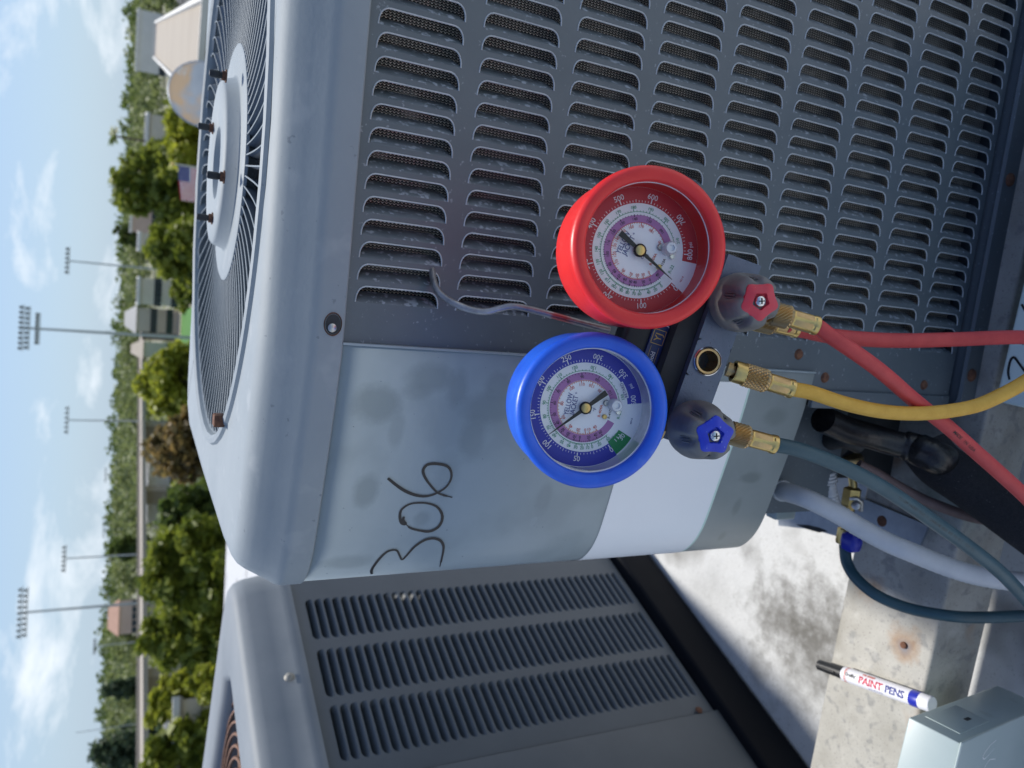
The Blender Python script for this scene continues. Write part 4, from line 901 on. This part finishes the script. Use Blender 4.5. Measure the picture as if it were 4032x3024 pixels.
p0, p1 = dist(3358, 1918, 0.800), dist(3346, 1995, 0.802); L_ = (p1-p0).length; bl('hex_body', 'brass', p0, p1, [(.006, 0), (.0094, .002), (.0094, L_*.9), (.007, L_)], 6)
p0, p1 = dist(3346, 1990, 0.802), dist(3317, 2140, 0.807); L_ = (p1-p0).length; bl('brass_tail', 'brass', p0, p1, [(.0058, 0), (.0058, L_*.6), (.0075, L_*.62), (.0075, L_*.95), (.0066, L_)], 14)
p0, p1 = dist(3356, 2095, 0.790), dist(3350, 2160, 0.792)
b = MB(); b.lathe(p0, p1-p0, [(.004, 0), (.0095, .003), (.0105, .010), (.009, .018), (.003, .021)], 20, rf=lambda t, j, r, h: r*(1 if abs(math.cos(t)) > .5 else .8)); obj('valve_handle', b, 'penblue', pt, smooth=60)
p0 = dist(3370, 1990, 0.792); b = MB(); b.lathe(p0, CAM-p0, [(.0045, -.002), (.0045, .001), (.003, .002), (0, .0022)], 14); obj('clamp_screw', b, 'zinc', pt, smooth=40)
b = MB(); b.tube([dist(3345, 1962, 0.795), dist(3372, 1962, 0.792), dist(3392, 1975, 0.795), dist(3390, 2010, 0.800)], .0025, 8); obj('clamp_band', b, 'zinc', pt, smooth=60)
b = MB(); P = [dist(3250, 1860, .79), dist(3260, 1910, .79), dist(3274, 1965, .79), dist(3284, 1995, .79)]
b.tube(cat(P, 8), lambda t: .0095 if t < .3 else .0072, 14, rib=.10); ff = obj('threaded_fitting', b, 'conduit', smooth=40, label='small grey threaded cable gland beside the brass service port', cat_='cable gland')
# grey conduit
P = cat([dist(*p) for p in ((2980, 1895, .82), (3030, 1912, .78), (3082, 1933, .745), (3140, 1950, .73), (3203, 1975, .72), (3299, 2024, .715), (3391, 2080, .71), (3490, 2133, .705), (3581, 2172, .70), (3740, 2235, .70), (3866, 2270, .70), (4032, 2292, .70), (4200, 2300, .70), (4400, 2290, .70))], 12)
b = MB(); b.tube(P, .0088, 20, rib=.04); cn = obj('flexible_conduit', b, 'conduit', smooth=70, label='thick light grey ribbed conduit running from under the service panel past the teal hose', cat_='conduit')
b = MB(); b.cyl(dist(3040, 1916, .77), dist(3085, 1934, .745), .0104, n=20); obj('conduit_collar', b, 'conduit', cn, smooth=40)
# suction line
sp_ = thing('suction_line', 'thick black insulated refrigerant pipe with a glossy elbow crossing the beam', 'pipe', dist(3400, 1720, 0.770))
b = MB(); b.tube(cat([dist(*p) for p in ((3240, 1650, 0.710), (3330, 1690, 0.730), (3420, 1715, 0.740), (3520, 1745, 0.740), (3600, 1765, 0.735), (3650, 1785, 0.725), (3700, 1808, 0.722), (3728, 1825, 0.750))], 8), lambda t: (.0125 if t < .5 else .0145 if t < .62 else .0158), 20); obj('taped_pipe', b, 'blackpipe', sp_, smooth=60)
b = MB(); b.lathe(dist(3700, 1812, 0.740), dist(3735, 1826, 0.790)-dist(3700, 1812, 0.740), [(.0155, -.004), (.0172, .0), (.0172, .006), (.0155, .010)], 24); obj('pipe_collar', b, 'brownline', sp_, smooth=50)
b = MB(); b.tube(cat([dist(*p) for p in ((3640, 1760, 0.748), (3700, 1830, 0.738), (3790, 1890, 0.723), (3900, 1965, 0.708), (4032, 2060, 0.688), (4200, 2180, 0.668))], 8), .0225, 24); obj('foam_sleeve', b, 'foam', sp_, smooth=60)
b = MB(); b.tube(cat([dist(*p) for p in ((3270, 1730, 0.770), (3330, 1720, 0.750), (3390, 1745, 0.750))], 6), .011, 14); obj('valve_body', b, 'black', sp_, smooth=60)
P = cat([dist(*p) for p in ((3380, 1830, 0.750), (3450, 1865, 0.750), (3582, 1940, 0.750), (3679, 1985, 0.745), (3823, 2035, 0.740), (3968, 2061, 0.735), (4065, 2070, 0.730), (4250, 2080, 0.730))], 8)
b = MB(); b.tube(P, .0052, 14); obj('liquid_line', b, 'brownline', smooth=60, label='thin brown refrigerant line passing behind the teal hose', cat_='pipe')
# ================================================================= PAINT PEN
za = -.7355
p0, p1 = on_z(3224, 2617, za), on_z(3672, 2775, za); ax = (p1-p0).normalized(); L_ = (p1-p0).length; rp_ = .0081
pen = thing('paint_marker', 'white paint marker with a black cap and blue end band lying on the tan beam', 'marker', p0)
lc = L_*.245
b = MB(); b.lathe(p0, ax, [(.0045, 0), (.0058, .001), (.0062, lc*.5), (.0066, lc)], 24); obj('pen_cap', b, 'black', pen, smooth=40)
b = MB(); b.box((0.002, -.0012, .0055), (lc*.8, .0012, .0078), X=ax, Y=ax.cross(V((0, 0, 1))).normalized(), Z=V((0, 0, 1)), o=p0); obj('pen_clip', b, 'black', pen, bevel=.0006)
b = MB(); b.lathe(p0+ax*lc, ax, [(.0062, 0), (rp_, .002), (rp_, L_*.60)], 64); obj('pen_barrel', b, 'penwhite', pen, smooth=40)
b = MB(); b.lathe(p0+ax*(lc+.0065), ax, [(rp_+.00012, 0), (rp_+.00012, .0010)], 32, caps=False); b.lathe(p0+ax*(lc+.0085), ax, [(rp_+.00012, 0), (rp_+.00012, .0004)], 32, caps=False); obj('pen_ring', b, 'inko', pen, smooth=40)
b = MB(); b.lathe(p0+ax*(lc+L_*.60), ax, [(rp_, 0), (rp_+.0001, .0002), (rp_+.0001, L_*.07), (rp_, L_*.0702)], 32); obj('pen_band', b, 'penblue', pen, smooth=40)
b = MB(); b.lathe(p0+ax*(lc+L_*.67), ax, [(rp_, 0), (rp_, L_*.075), (rp_*.92, L_*.083), (0, L_*.083)], 32); obj('pen_end', b, 'zinc' if 0 else 'penwhite', pen, smooth=40)
mid = p0+ax*L_*.5; nv = (CAM-mid); nv = (nv-ax*nv.dot(ax)).normalized(); sd = nv.cross(ax)
def penwrap(p):
    q = p-p0; a = q.dot(ax); w = q.dot(sd); th = w/rp_; return p0+ax*a+(nv*math.cos(th)+sd*math.sin(th))*(rp_+.0003)
b = MB()
text(b, 'PAINT', p0+ax*(lc+L_*.285)-sd*.0010, ax, sd, .0098, 0, warp=penwrap, bold=.03, sx=1.05); text(b, 'PENS', p0+ax*(lc+L_*.49)-sd*.0010, ax, sd, .0098, 1, warp=penwrap, bold=.03)
text(b, 'OIL BASED', p0+ax*(lc+L_*.255)+sd*.0058, ax, sd, .0032, 2, warp=penwrap, bold=.03); text(b, 'Grailby', p0+ax*(lc+L_*.105)+sd*.0002, ax, sd, .0046, 3, warp=penwrap, bold=.03)
for k in range(2): text(b, 'permanent · waterproof · quick drying', p0+ax*(lc+L_*.33)-sd*(.0066+.0011*k), ax, sd, .0011, 1, warp=penwrap)
obj('pen_print', b, ['inkr', 'inkn', 'inko', 'inkb'], pen)
# ================================================================= ELECTRICAL BOX (lower right in the upright view's left)
sc_ = 1.3; A_ = CAM+(V((-.21303568, .33702191, -.48289154)))*sc_
e1 = V((-.150, -.972, -.182)).normalized(); e2 = V((-.068, .193, -.979)).normalized(); e2 = (e2-e1*e2.dot(e1)).normalized(); e3 = e1.cross(e2); e3 = e3 if e3.x < 0 else -e3
wa, hb, wl = .0335*sc_, .153*sc_, .22
eb = thing('disconnect_box', 'grey green painted electrical disconnect box at the bottom corner in front of the paint pen', 'electrical box', A_+e2*hb)
b = MB(); b.box((0, 0, 0), (wa, hb, wl), X=e1, Y=e2, Z=e3, o=A_); bb_ = obj('box_body', b, 'boxlight', eb, bevel=.0012)
b = MB(); b.box((wa*.12, hb*.10, -.0006), (wa*.8, hb*.42, .0004), X=e1, Y=e2, Z=e3, o=A_); obj('side_knockout', b, 'boxlight', bb_, bevel=.0004)
b = MB(); b.box((wa*.52, hb*.285, -.0009), (wa*.60, hb*.335, -.0004), X=e1, Y=e2, Z=e3, o=A_); obj('side_slot', b, 'dark', bb_)
b = MB(); b.box((wa-.0005, -.0022, -.0022), (wa+.0018, hb*1.0, wl), X=e1, Y=e2, Z=e3, o=A_); cov = obj('box_cover', b, 'boxlight', eb, bevel=.0014)
b = MB(); b.box((0, -.004, .030), (.0018, .0035, .048), X=e1, Y=e2, Z=e3, o=A_+e1*(wa+.0015)+e2*.030); obj('cover_latch', b, 'boxlight', cov, bevel=.0015)
b = MB()
for pts in ([(.075, .010), (.062, .013), (.052, .020), (.058, .024), (.075, .018)], [(.085, .030), (.070, .028), (.062, .036), (.075, .042)]):
    ribbon(b, [A_+e1*(wa+.0021)+e2*u+e3*w for u, w in pts], .0006, lambda p: e1)
obj('chalk_scratch', b, 'inkw', cov)
# ================================================================= MINT CABINET LID
zt = -.700
Q = [on_z(*p, zt) for p in ((4200, 380), (4030, 1090), (3936, 1481), (3915, 1580))]
dxm = (Q[3]-Q[0]).normalized(); dn = V((-dxm.y, dxm.x, 0)); dn = dn if dn.y < 0 else -dn
mt = thing('cabinet_lid', 'pale mint painted cabinet with black handwriting behind the red and yellow hoses', 'cabinet', Q[3]-V((0, 0, .23)))
b = MB(); b.box((-.35, 0, -.228), (0, .22, 0), X=dxm, Y=dn, o=Q[3]); cb = obj('cabinet_body', b, 'mint', mt, bevel=.003)
for st in ([(3976, 1495), (3971, 1463), (3980, 1420), (3995, 1408), (4015, 1433), (4045, 1475), (4060, 1500)], [(4024, 1198), (4033, 1214), (4050, 1245)], [(4026, 1355), (4035, 1352), (4050, 1356)]):
    b = MB(); ribbon(b, [on_z(x, y, zt)+V((0, 0, .0006)) for x, y in st], .0018, lambda p: V((0, 0, 1))); obj('handwritten_stroke', b, 'inkb', cb)
# ================================================================= CITY BEHIND
def gz(px, py, D): return at_dist(px, py, D)
def lat(py, D): p = at_dist(460, py, D); return V((p.x, p.y, 0))
# lawn, road, elevated road
def patch(name, m, corners, z): b = MB(); b.poly([V((c.x, c.y, z)) for c in corners]); return obj(name, b, m, kind='structure')
patch('lawn', 'lawn', [lat(1180, 70), lat(1500, 70), lat(1480, 175), lat(1190, 175)], .05)
patch('pavement', 'cream', [lat(1200, 176), lat(1480, 176), lat(1500, 190), lat(1190, 190)], .06)
patch('road', 'asphalt', [lat(-330, 80), lat(60, 80), lat(-10, 330), lat(-70, 330)], .04)
b = MB(); d0, d1 = lat(1330, 200), lat(3400, 112); ex = (d1-d0).normalized(); ey = V((-ex.y, ex.x, 0))
b.box((0, 0, 6.5), ((d1-d0).length, 8, 7.1), X=ex, Y=ey, o=d0)
er_ = obj('elevated_road', b, 'roofbeige', kind='structure')
b = MB(); b.box((0, -.3, 6.7), ((d1-d0).length, 0, 7.5), X=ex, Y=ey, o=d0); obj('parapet', b, 'roofbeige', er_)
for k in range(9):
    b = MB(); b.box((k*19+4, 3, 0), (k*19+5.4, 6, 6.5), X=ex, Y=ey, o=d0); obj('pier', b, 'roofbeige', er_)
def building(name, label, y0, y1, D, depth, h, wall, roofm, win=(0, 0), rot=0, pitched=False, wz=(1.2, 2.6), group=None):
    a, c = lat(y0, D), lat(y1, D); ex = (c-a).normalized(); ey = V((-ex.y, ex.x, 0)); ey = ey if ey.y > 0 else -ey
    if rot: m3 = Matrix.Rotation(R(rot), 3, 'Z'); ex = m3 @ ex; ey = m3 @ ey
    w = (c-a).length; t = thing(name, label, 'building', a, 0, group=group)
    b = MB(); b.box((0, 0, 0), (w, depth, h-.3), X=ex, Y=ey, o=a); obj('wall', b, wall, t)
    b = MB()
    if pitched:
        P = [a+ex*x+ey*y+V((0, 0, z)) for x, y, z in ((-.5, -.5, h-.3), (w+.5, -.5, h-.3), (w+.5, depth+.5, h-.3), (-.5, depth+.5, h-.3), (w*.2, depth/2, h+depth*.16), (w*.8, depth/2, h+depth*.16))]
        b.add(P, [(0, 1, 5, 4), (1, 2, 5), (2, 3, 4, 5), (3, 0, 4), (3, 2, 1, 0)])
    else:
        b.box((-.2, -.2, h-.299), (w+.2, depth+.2, h-.05), X=ex, Y=ey, o=a)
    rf = obj('roof', b, roofm, t)
    if not pitched:
        b = MB()
        for p, q in (((-.25, -.25), (w+.25, .1)), ((-.25, depth-.1), (w+.25, depth+.25)), ((-.25, .1), (.1, depth-.1)), ((w-.1, .1), (w+.25, depth-.1))): b.box((*p, h-.1), (*q, h+.35), X=ex, Y=ey, o=a)
        obj('roof_edge', b, 'concretewhite', rf)
    nx, ny = win
    for i in range(nx):
        for j in range(ny):
            x = w*(i+.5)/nx; z = wz[0]+j*3.1
            if z+1.5 > h: continue
            b = MB(); b.box((x-.75, -.06, z), (x+.75, -.02, z+1.3), X=ex, Y=ey, o=a); wf = obj('window', b, 'win', t)
            b = MB(); b.box((x-.85, -.12, z-.12), (x+.85, -.01, z), X=ex, Y=ey, o=a); obj('sill', b, 'concretewhite', wf)
    return t
building('warehouse', 'wide low building with a flat beige roof and white edges beyond the condenser hub', -90, 330, 62, 128, 7.0, 'concretewhite', 'roofbeige', win=(6, 1), wz=(1.5, 0))
building('long_building', 'long white building standing behind the beige warehouse roof', 15, 262, 205, 18, 10.1, 'concretewhite', 'concretewhite', win=(11, 2))
building('house', 'cream house half hidden between the bright green tree and the tall round tree', 425, 575, 148, 14, 8.4, 'cream', 'roofbeige', win=(3, 1))
building('house', 'peach coloured house at the foot of the horizon trees left of the tall round tree', 790, 905, 205, 12, 9.8, 'pinkwall', 'cream', win=(4, 2))
building('house', 'pale two storey house beside the peach coloured house', 905, 975, 175, 12, 8.4, 'cream', 'concretewhite', win=(3, 2))
building('house', 'cream house with a row of windows right of the small floodlight pole', 1085, 1190, 168, 14, 8.2, 'cream', 'roofbeige', win=(5, 2))
building('house', 'cream house with a grey roof just right of the tallest floodlight pole', 1205, 1300, 182, 12, 8.6, 'cream', 'unit2', win=(4, 2), pitched=True)
building('house', 'cream house behind the lawn, left of the tallest floodlight pole', 1340, 1400, 176, 12, 7.2, 'cream', 'roofbeige', win=(2, 1), pitched=True)
building('low_building', 'long low pale building under the elevated road behind the brown tree', 1800, 2060, 150, 12, 5.6, 'concretewhite', 'concretewhite', win=(12, 1))
building('house', 'terracotta roofed pale house near the second tall floodlight pole', 2365, 2500, 235, 14, 9.0, 'pinkwall', 'tile', win=(5, 2), pitched=True)
building('house', 'cream walled house close by, below the trees at the far left', 2790, 3080, 62, 9, 6.9, 'cream', 'roofbeige', win=(5, 1), wz=(3.2, 0))
# parked cars along the road
def car(p, ang, m, label):
    t = thing('parked_car', label, 'car', p, R(ang), group='cars on the road by the warehouse', local=True)
    pr = [(-2.1, .35), (-2.1, .85), (-1.3, .95), (-.7, 1.42), (.75, 1.42), (1.35, .95), (2.1, .8), (2.15, .35)]
    b = MB(); n = len(pr); b.add([V((x, y, z)) for y in (-.85, .85) for x, z in pr], [tuple(range(n)), tuple(range(n, 2*n))[::-1]]+[(i, (i+1) % n, n+(i+1) % n, n+i)[::-1] for i in range(n)]); obj('body', b, m, t, bevel=.08)
    for x in (-1.3, 1.3):
        for y in (-.8, .8): b = MB(); b.cyl((x, y-.1, .33), (x, y+.1, .33), .33, n=16); obj('wheel', b, 'black', t)
    for y in (-.86, .86): b = MB(); b.box((-1.0, y-.01, 1.0), (1.0, y+.01, 1.32)); obj('side_window', b, 'win', t)
    b = MB(); b.add([V((1.32, -.7, .98)), V((1.32, .7, .98)), V((.8, .65, 1.37)), V((.8, -.65, 1.37))], [(0, 1, 2, 3)]); obj('windscreen', b, 'win', t)
car(lat(25, 118), 70, 'concretewhite', 'white car parked on the road at the far right of the upright view'); car(lat(-15, 135), 75, 'lamp', 'dark car parked behind the white car on the road'); car(lat(60, 128), 68, 'chrome', 'silver car nearest the warehouse corner')
# floodlight poles
def flood(px_top, py_top, px_b, py_b, D, big, label, rows=1, wide=3.0, group=None):
    top = at_dist(px_top, py_top, D); base = V((top.x, top.y, 0)); r0 = .28 if big else .2
    t = thing('floodlight_pole', label, 'light pole', base, 0, group=group)
    b = MB(); b.cyl(base, V((top.x, top.y, top.z-.4)), r0, r0*.55, 12); obj('pole', b, 'pole', t, smooth=40)
    ex = V((1, 0, 0)); rws = rows
    zz = [0]+([-.75, -2.0] if big else [])[:rws-1]
    for k, dz in enumerate(zz):
        w = wide*(1 if k == 0 else .96 if k == 1 else .7); b = MB(); b.box((-w, -.08, -.08), (w, .08, .08), o=top+V((0, 0, dz-.5))); ca = obj('crossarm', b, 'pole', t)
        nl = 9 if big else 6
        for i in range(nl):
            x = -w+2*w*(i+.5)/nl; b = MB(); b.lathe(top+V((x, -.1, dz-.1)), (0, -1, -.55), [(.08, -.2), (.16, -.1), (.26, .18), (.23, .2), (0, .15)], 10); obj('floodlight', b, 'lamp', ca, smooth=40)
    return t
flood(75, 1290, 734, 1329, 131, True, 'tallest floodlight pole with stacked lamp rows, rising right of the brown tree', 3, 3.3, 'tall floodlight poles of the sports ground')
flood(70, 2414, 513, 2382, 150, True, 'tall floodlight pole with stacked lamp rows at the left, above the big green tree', 2, 4.2, 'tall floodlight poles of the sports ground')
flood(258, 1026, 646, 1066, 150, False, 'short floodlight pole in front of the cream houses', 1, 2.3, 'short floodlight poles')
flood(256, 1654, 519, 1661, 170, False, 'short floodlight pole above the brown leafed tree', 1, 2.7, 'short floodlight poles')
flood(245, 2200, 538, 2192, 160, False, 'short floodlight pole just right of the big green tree', 1, 2.4, 'short floodlight poles')
flood(368, 2545, 418, 2550, 230, False, 'distant small floodlight pole between the horizon trees', 1, 2.0, 'short floodlight poles')
flood(405, 2085, 440, 2085, 330, False, 'far off floodlight pole barely above the horizon trees', 1, 3.2, 'short floodlight poles')
flood(412, 1870, 440, 1870, 340, False, 'faint far floodlight pole above the low white building', 1, 3.0, 'short floodlight poles')
t = gz(300, 2885, 140); b = MB(); b.cyl((t.x, t.y, 0), t, .09, .05, 8); obj('mast', b, 'pole', label='thin bare mast rising above the dark feathery trees', cat_='mast')
# flag
D = 40; pt_ = gz(686, 646, D); b0 = V((pt_.x, pt_.y, 0))
fl = thing('flagpole', 'white flagpole flying a striped flag in front of the tall round tree', 'flagpole', b0)
b = MB(); b.cyl(b0, pt_, .045, .03, 10); obj('pole', b, 'concretewhite', fl, smooth=40)
b = MB(); b.lathe(pt_, (0, 0, 1), [(.02, 0), (.075, .04), (.075, .10), (.02, .15)], 12); obj('finial', b, 'gold', fl, smooth=60)
b = MB(); fw, fh = 1.55, .92; NX, NY = 16, 13; vs = []
for i in range(NX+1):
    for j in range(NY+1):
        x = i/NX; y = j/NY; vs.append(pt_+V((-.05-fw*x, .09*math.sin(x*7+y*2)*x, -.18-fh*y-.16*x*x)))
fs = []; ms = []
for i in range(NX):
    for j in range(NY):
        fs.append((i*(NY+1)+j, (i+1)*(NY+1)+j, (i+1)*(NY+1)+j+1, i*(NY+1)+j+1)); ms.append(2 if (i < 7 and j < 7) else (j % 2))
o = len(b.v); b.v += vs; b.f += fs; b.m += ms
flag_ = obj('flag', b, ['inkr', 'inkw', 'inkn'], fl)
b = MB()
for r_ in range(5):
    for c_ in range(6):
        x = (c_+.5)/6*7/16; y = (r_+.6)/5.2*7/13; c = pt_+V((-.05-fw*x, .09*math.sin(x*7+y*2)*x-.006, -.18-fh*y-.16*x*x)); b.poly([c+V((.03*math.cos(a*2*math.pi/10)*(1 if a % 2 else .45), 0, .03*math.sin(a*2*math.pi/10)*(1 if a % 2 else .45))) for a in range(10)])
obj('stars', b, 'inkw', flag_, kind='stuff')
# round dish on the roof behind the unit
D = 5.4; c = gz(800, 372, D); t = thing('satellite_dish', 'round grey dish with orange blotches standing behind the condenser top', 'satellite dish', V((c.x, c.y, Zr)))
dm = mat('blotched dish', (.42, .46, .48), (.50, .53, .54), .6, scale=8, spots=[(4.5, .48, .60, (.72, .48, .26), .9), (9, .60, .68, (.68, .66, .60), .8)])
b = MB(); ax = V((-.05, -1, .12)); b.lathe(c, ax, [(0, -.022), (.09, -.016), (.16, -.002), (.192, .006), (.198, .004), (.197, -.004), (.16, -.014), (.09, -.028), (0, -.034)], 48, caps=False); ds = obj('dish', b, dm, t, smooth=60)
b = MB(); b.lathe(c, ax, [(.190, .004), (.196, .010), (.202, .004), (.198, -.004)], 48, caps=False); obj('dish_rim', b, 'galv', ds, smooth=60)
b = MB(); b.cyl(V((c.x, c.y+.06, Zr)), c+V((0, .05, -.05)), .02, n=12); obj('dish_post', b, 'galv', t)
# ---------------------------------------------------------------- trees
def leaves(b, c, rad, n, size, rnd, squash=1.0, up=.5):
    for _ in range(n):
        while True:
            p = V((rnd.uniform(-1, 1), rnd.uniform(-1, 1), rnd.uniform(-1, 1)))
            if p.length <= 1: break
        p = p*(.55+.45*rnd.random())/max(.2, p.length**.35) if p.length > 0 else p
        q = c+V((p.x*rad, p.y*rad, p.z*rad*squash)); a = V((rnd.gauss(0, 1), rnd.gauss(0, 1), rnd.gauss(0, .6))).normalized(); d = a.cross(V((rnd.gauss(0, 1), rnd.gauss(0, 1), rnd.gauss(0, 1)))).normalized()
        s = size*rnd.uniform(.6, 1.3); o = len(b.v); b.v += [q-a*s, q+d*s*.55, q+a*s, q-d*s*.55]; b.f.append((o, o+1, o+2, o+3)); b.m.append(0)
def tree(name, label, y0, y1, xtop, D, m, base_z=None, n=46, dens=90, leaf=.42, seed=0, group=None, shape='round', crown_low=.25, cat2='tree'):
    rnd = random.Random(seed); cy = (y0+y1)/2; top = at_dist(xtop, cy, D).z; c0 = lat(cy, D); w = (lat(y1, D)-lat(y0, D)).length/2*(1.13 if shape == 'round' else 1)
    t = thing(name, label, cat2, c0, 0, group=group)
    zlow = top*crown_low; hc = (top-zlow)/2; mid = V((c0.x, c0.y, zlow+hc))
    b = MB(); limbs = MB()
    lean = V((rnd.uniform(-.4, .4), rnd.uniform(-.4, .4), 0)); tp = V((c0.x, c0.y, zlow+hc*.9))+lean
    limbs.tube([c0, c0.lerp(tp, .4)+V((rnd.uniform(-.15, .15), 0, 0)), c0.lerp(tp, .75), tp], lambda q: max(.06, top*.028*(1-.75*q)), 8)
    n = int(n*1.75)
    for k in range(n):
        if shape == 'round': th = rnd.uniform(0, 2*math.pi); ph = math.acos(rnd.uniform(-.8, 1)); rr = rnd.uniform(.35, .86); p = mid+V((math.cos(th)*math.sin(ph)*w*rr, math.sin(th)*math.sin(ph)*w*rr, math.cos(ph)*hc*rr))
        else:
            f = rnd.random(); rr = w*(1-f)**.6*rnd.uniform(.2, .9); th = rnd.uniform(0, 2*math.pi); p = V((c0.x+rr*math.cos(th), c0.y+rr*math.sin(th), zlow+2*hc*f*.95))
        cl = min(w, hc)*rnd.uniform(.16, .38)
        leaves(b, p, cl, dens, leaf, rnd, .75)
        if k % 5 == 0: st_ = c0.lerp(tp, rnd.uniform(.5, 1)); limbs.tube([st_, st_.lerp(p, .5)+V((0, 0, .2)), p], lambda q: max(.03, top*.009*(1-.7*q)), 6)
    tr = obj('trunk', limbs, 'bark', t, smooth=60); cr = obj('crown', b, m, t)
    return t
G1 = 'trees beyond the roof'
tree('broadleaf_tree', 'tall round green tree behind the flagpole, breaking the horizon', 545, 870, 405, 75, 'leaf_mid', seed=1, n=70, group=G1, crown_low=.12)
tree('broadleaf_tree', 'bright yellow green tree right of the flagpole in front of the warehouse', 290, 660, 560, 58, 'leaf_yel', seed=2, n=60, group=G1, crown_low=.0)
tree('broadleaf_tree', 'dense green tree between the flagpole and the short floodlight pole', 815, 1120, 525, 66, 'leaf_mid', seed=3, n=60, group=G1, crown_low=.05)
tree('broadleaf_tree', 'small green tree at the edge of the lawn', 1060, 1215, 640, 88, 'leaf_mid', seed=4, n=34, group=G1, crown_low=.1, leaf=.28)
tree('broadleaf_tree', 'yellow green tree left of the tallest floodlight pole', 1350, 1640, 522, 84, 'leaf_yel', seed=5, n=64, group=G1, crown_low=.03)
tree('broadleaf_tree', 'half dry brownish tree between the yellow green tree and the big dark tree', 1610, 1930, 535, 72, 'leaf_brown', seed=6, n=56, dens=52, group=G1, crown_low=.05)
tree('broadleaf_tree', 'dark green tree touching the corner of the condenser cap', 1890, 2170, 580, 60, 'leaf_dark', seed=7, n=64, group=G1, crown_low=.0)
tree('broadleaf_tree', 'big bright topped green tree above the second condenser', 2060, 2440, 500, 55, 'leaf_mid', seed=8, n=84, dens=80, group=G1, crown_low=.0)
tree('broadleaf_tree', 'big green tree joined to the left of the bright topped one', 2350, 2680, 505, 57, 'leaf_mid', seed=9, n=76, dens=80, group=G1, crown_low=.0)
tree('broadleaf_tree', 'pale yellow green bush by the cream walled house', 2620, 2850, 665, 48, 'leaf_yel', seed=10, n=40, group=G1, crown_low=.0, leaf=.24)
tree('broadleaf_tree', 'loose green tree above the cream walled house at the far left', 2680, 2900, 500, 64, 'leaf_yel', seed=11, n=52, dens=48, group=G1, crown_low=.2)
tree('broadleaf_tree', 'green tree at the left border of the upright view', 2860, 3150, 498, 62, 'leaf_mid', seed=12, n=56, dens=60, group=G1, crown_low=.1)
tree('feathery_tree', 'large dark feathery tree at the far left rising above the horizon', 2780, 3130, 360, 150, 'leaf_con', seed=13, n=110, dens=60, group=G1, shape='cone', crown_low=.1, leaf=.4)
tree('feathery_tree', 'smaller dark feathery tree right of the large one', 2640, 2790, 398, 155, 'leaf_con', seed=14, n=60, dens=50, group=G1, shape='cone', crown_low=.1, leaf=.4)
tree('broadleaf_tree', 'dark tree on the horizon behind the short pole right of the big tree', 2110, 2215, 412, 190, 'leaf_dark', seed=15, n=44, group=G1, crown_low=.1, leaf=.5)
tree('broadleaf_tree', 'dark rounded tree on the horizon left of the peach house', 870, 965, 428, 230, 'leaf_dark', seed=16, n=40, group=G1, crown_low=.1, leaf=.5)
rnd = random.Random(5)
# palm
D = 150; tpx = gz(452, 536, D); c0 = V((tpx.x, tpx.y, 0)); pm = thing('palm_tree', 'single palm tree poking above the horizon right of the tall round tree', 'palm tree', c0, group=G1)
b = MB(); b.cyl(c0, tpx, .25, .16, 8); obj('trunk', b, 'bark', pm)
b = MB()
for k in range(18):
    a = k*2*math.pi/18; e = rnd.uniform(.2, 1.1); P = [tpx+V((math.cos(a)*r, math.sin(a)*r, e*r-.28*r*r)) for r in (0, .45, .9, 1.35, 1.8)]; s = V((-math.sin(a), math.cos(a), 0))
    o = len(b.v)
    for i, p in enumerate(P): w = (.05, .28, .32, .22, .03)[i]; b.v += [p+s*w, p-s*w-V((0, 0, w))]
    for i in range(4): b.f.append((o+2*i, o+2*i+1, o+2*i+3, o+2*i+2)); b.m.append(0)
obj('fronds', b, 'leaf_dark', pm)
# far woodland reading as one mass, three depths
for D, zt_, n, m, y0, y1, lf in ((250, 9.4, 150, 'leaf_far', -700, 3700, .75), (340, 12.2, 190, 'leaf_far', -900, 3900, 1.0), (520, 15.0, 190, 'leaf_dark', -1200, 4200, 1.5)):
    b = MB()
    for k in range(n):
        y = y0+(y1-y0)*(k+rnd.random())/n
        if D == 250 and (1000 < y < 1450 or -50 < y < 330 or 780 < y < 980 or 2200 < y < 2520) : continue
        c = lat(y, D*rnd.uniform(.93, 1.07)); h = zt_*rnd.uniform(.72, 1.08); rad = D*.011*rnd.uniform(.8, 1.5)
        for q in range(4):
            leaves(b, V((c.x+rnd.uniform(-1, 1)*rad, c.y+rnd.uniform(-1, 1)*rad, h*(.30+.16*q))), rad*.9, 34, lf, rnd, .75)
    obj('woodland', b, m, kind='stuff')
b = MB()                                                    # low shrubs and ground cover between the houses
for k in range(420):
    D = rnd.uniform(95, 210); y = rnd.uniform(-500, 3500)
    if 1180 < y < 1490 and D < 180: continue
    if y < 340 and D < 190: continue
    c = lat(y, D); leaves(b, V((c.x, c.y, rnd.uniform(.6, 2.4))), rnd.uniform(1.2, 3), 26, .5, rnd, .7)
obj('shrubs', b, 'leaf_mid', kind='stuff')
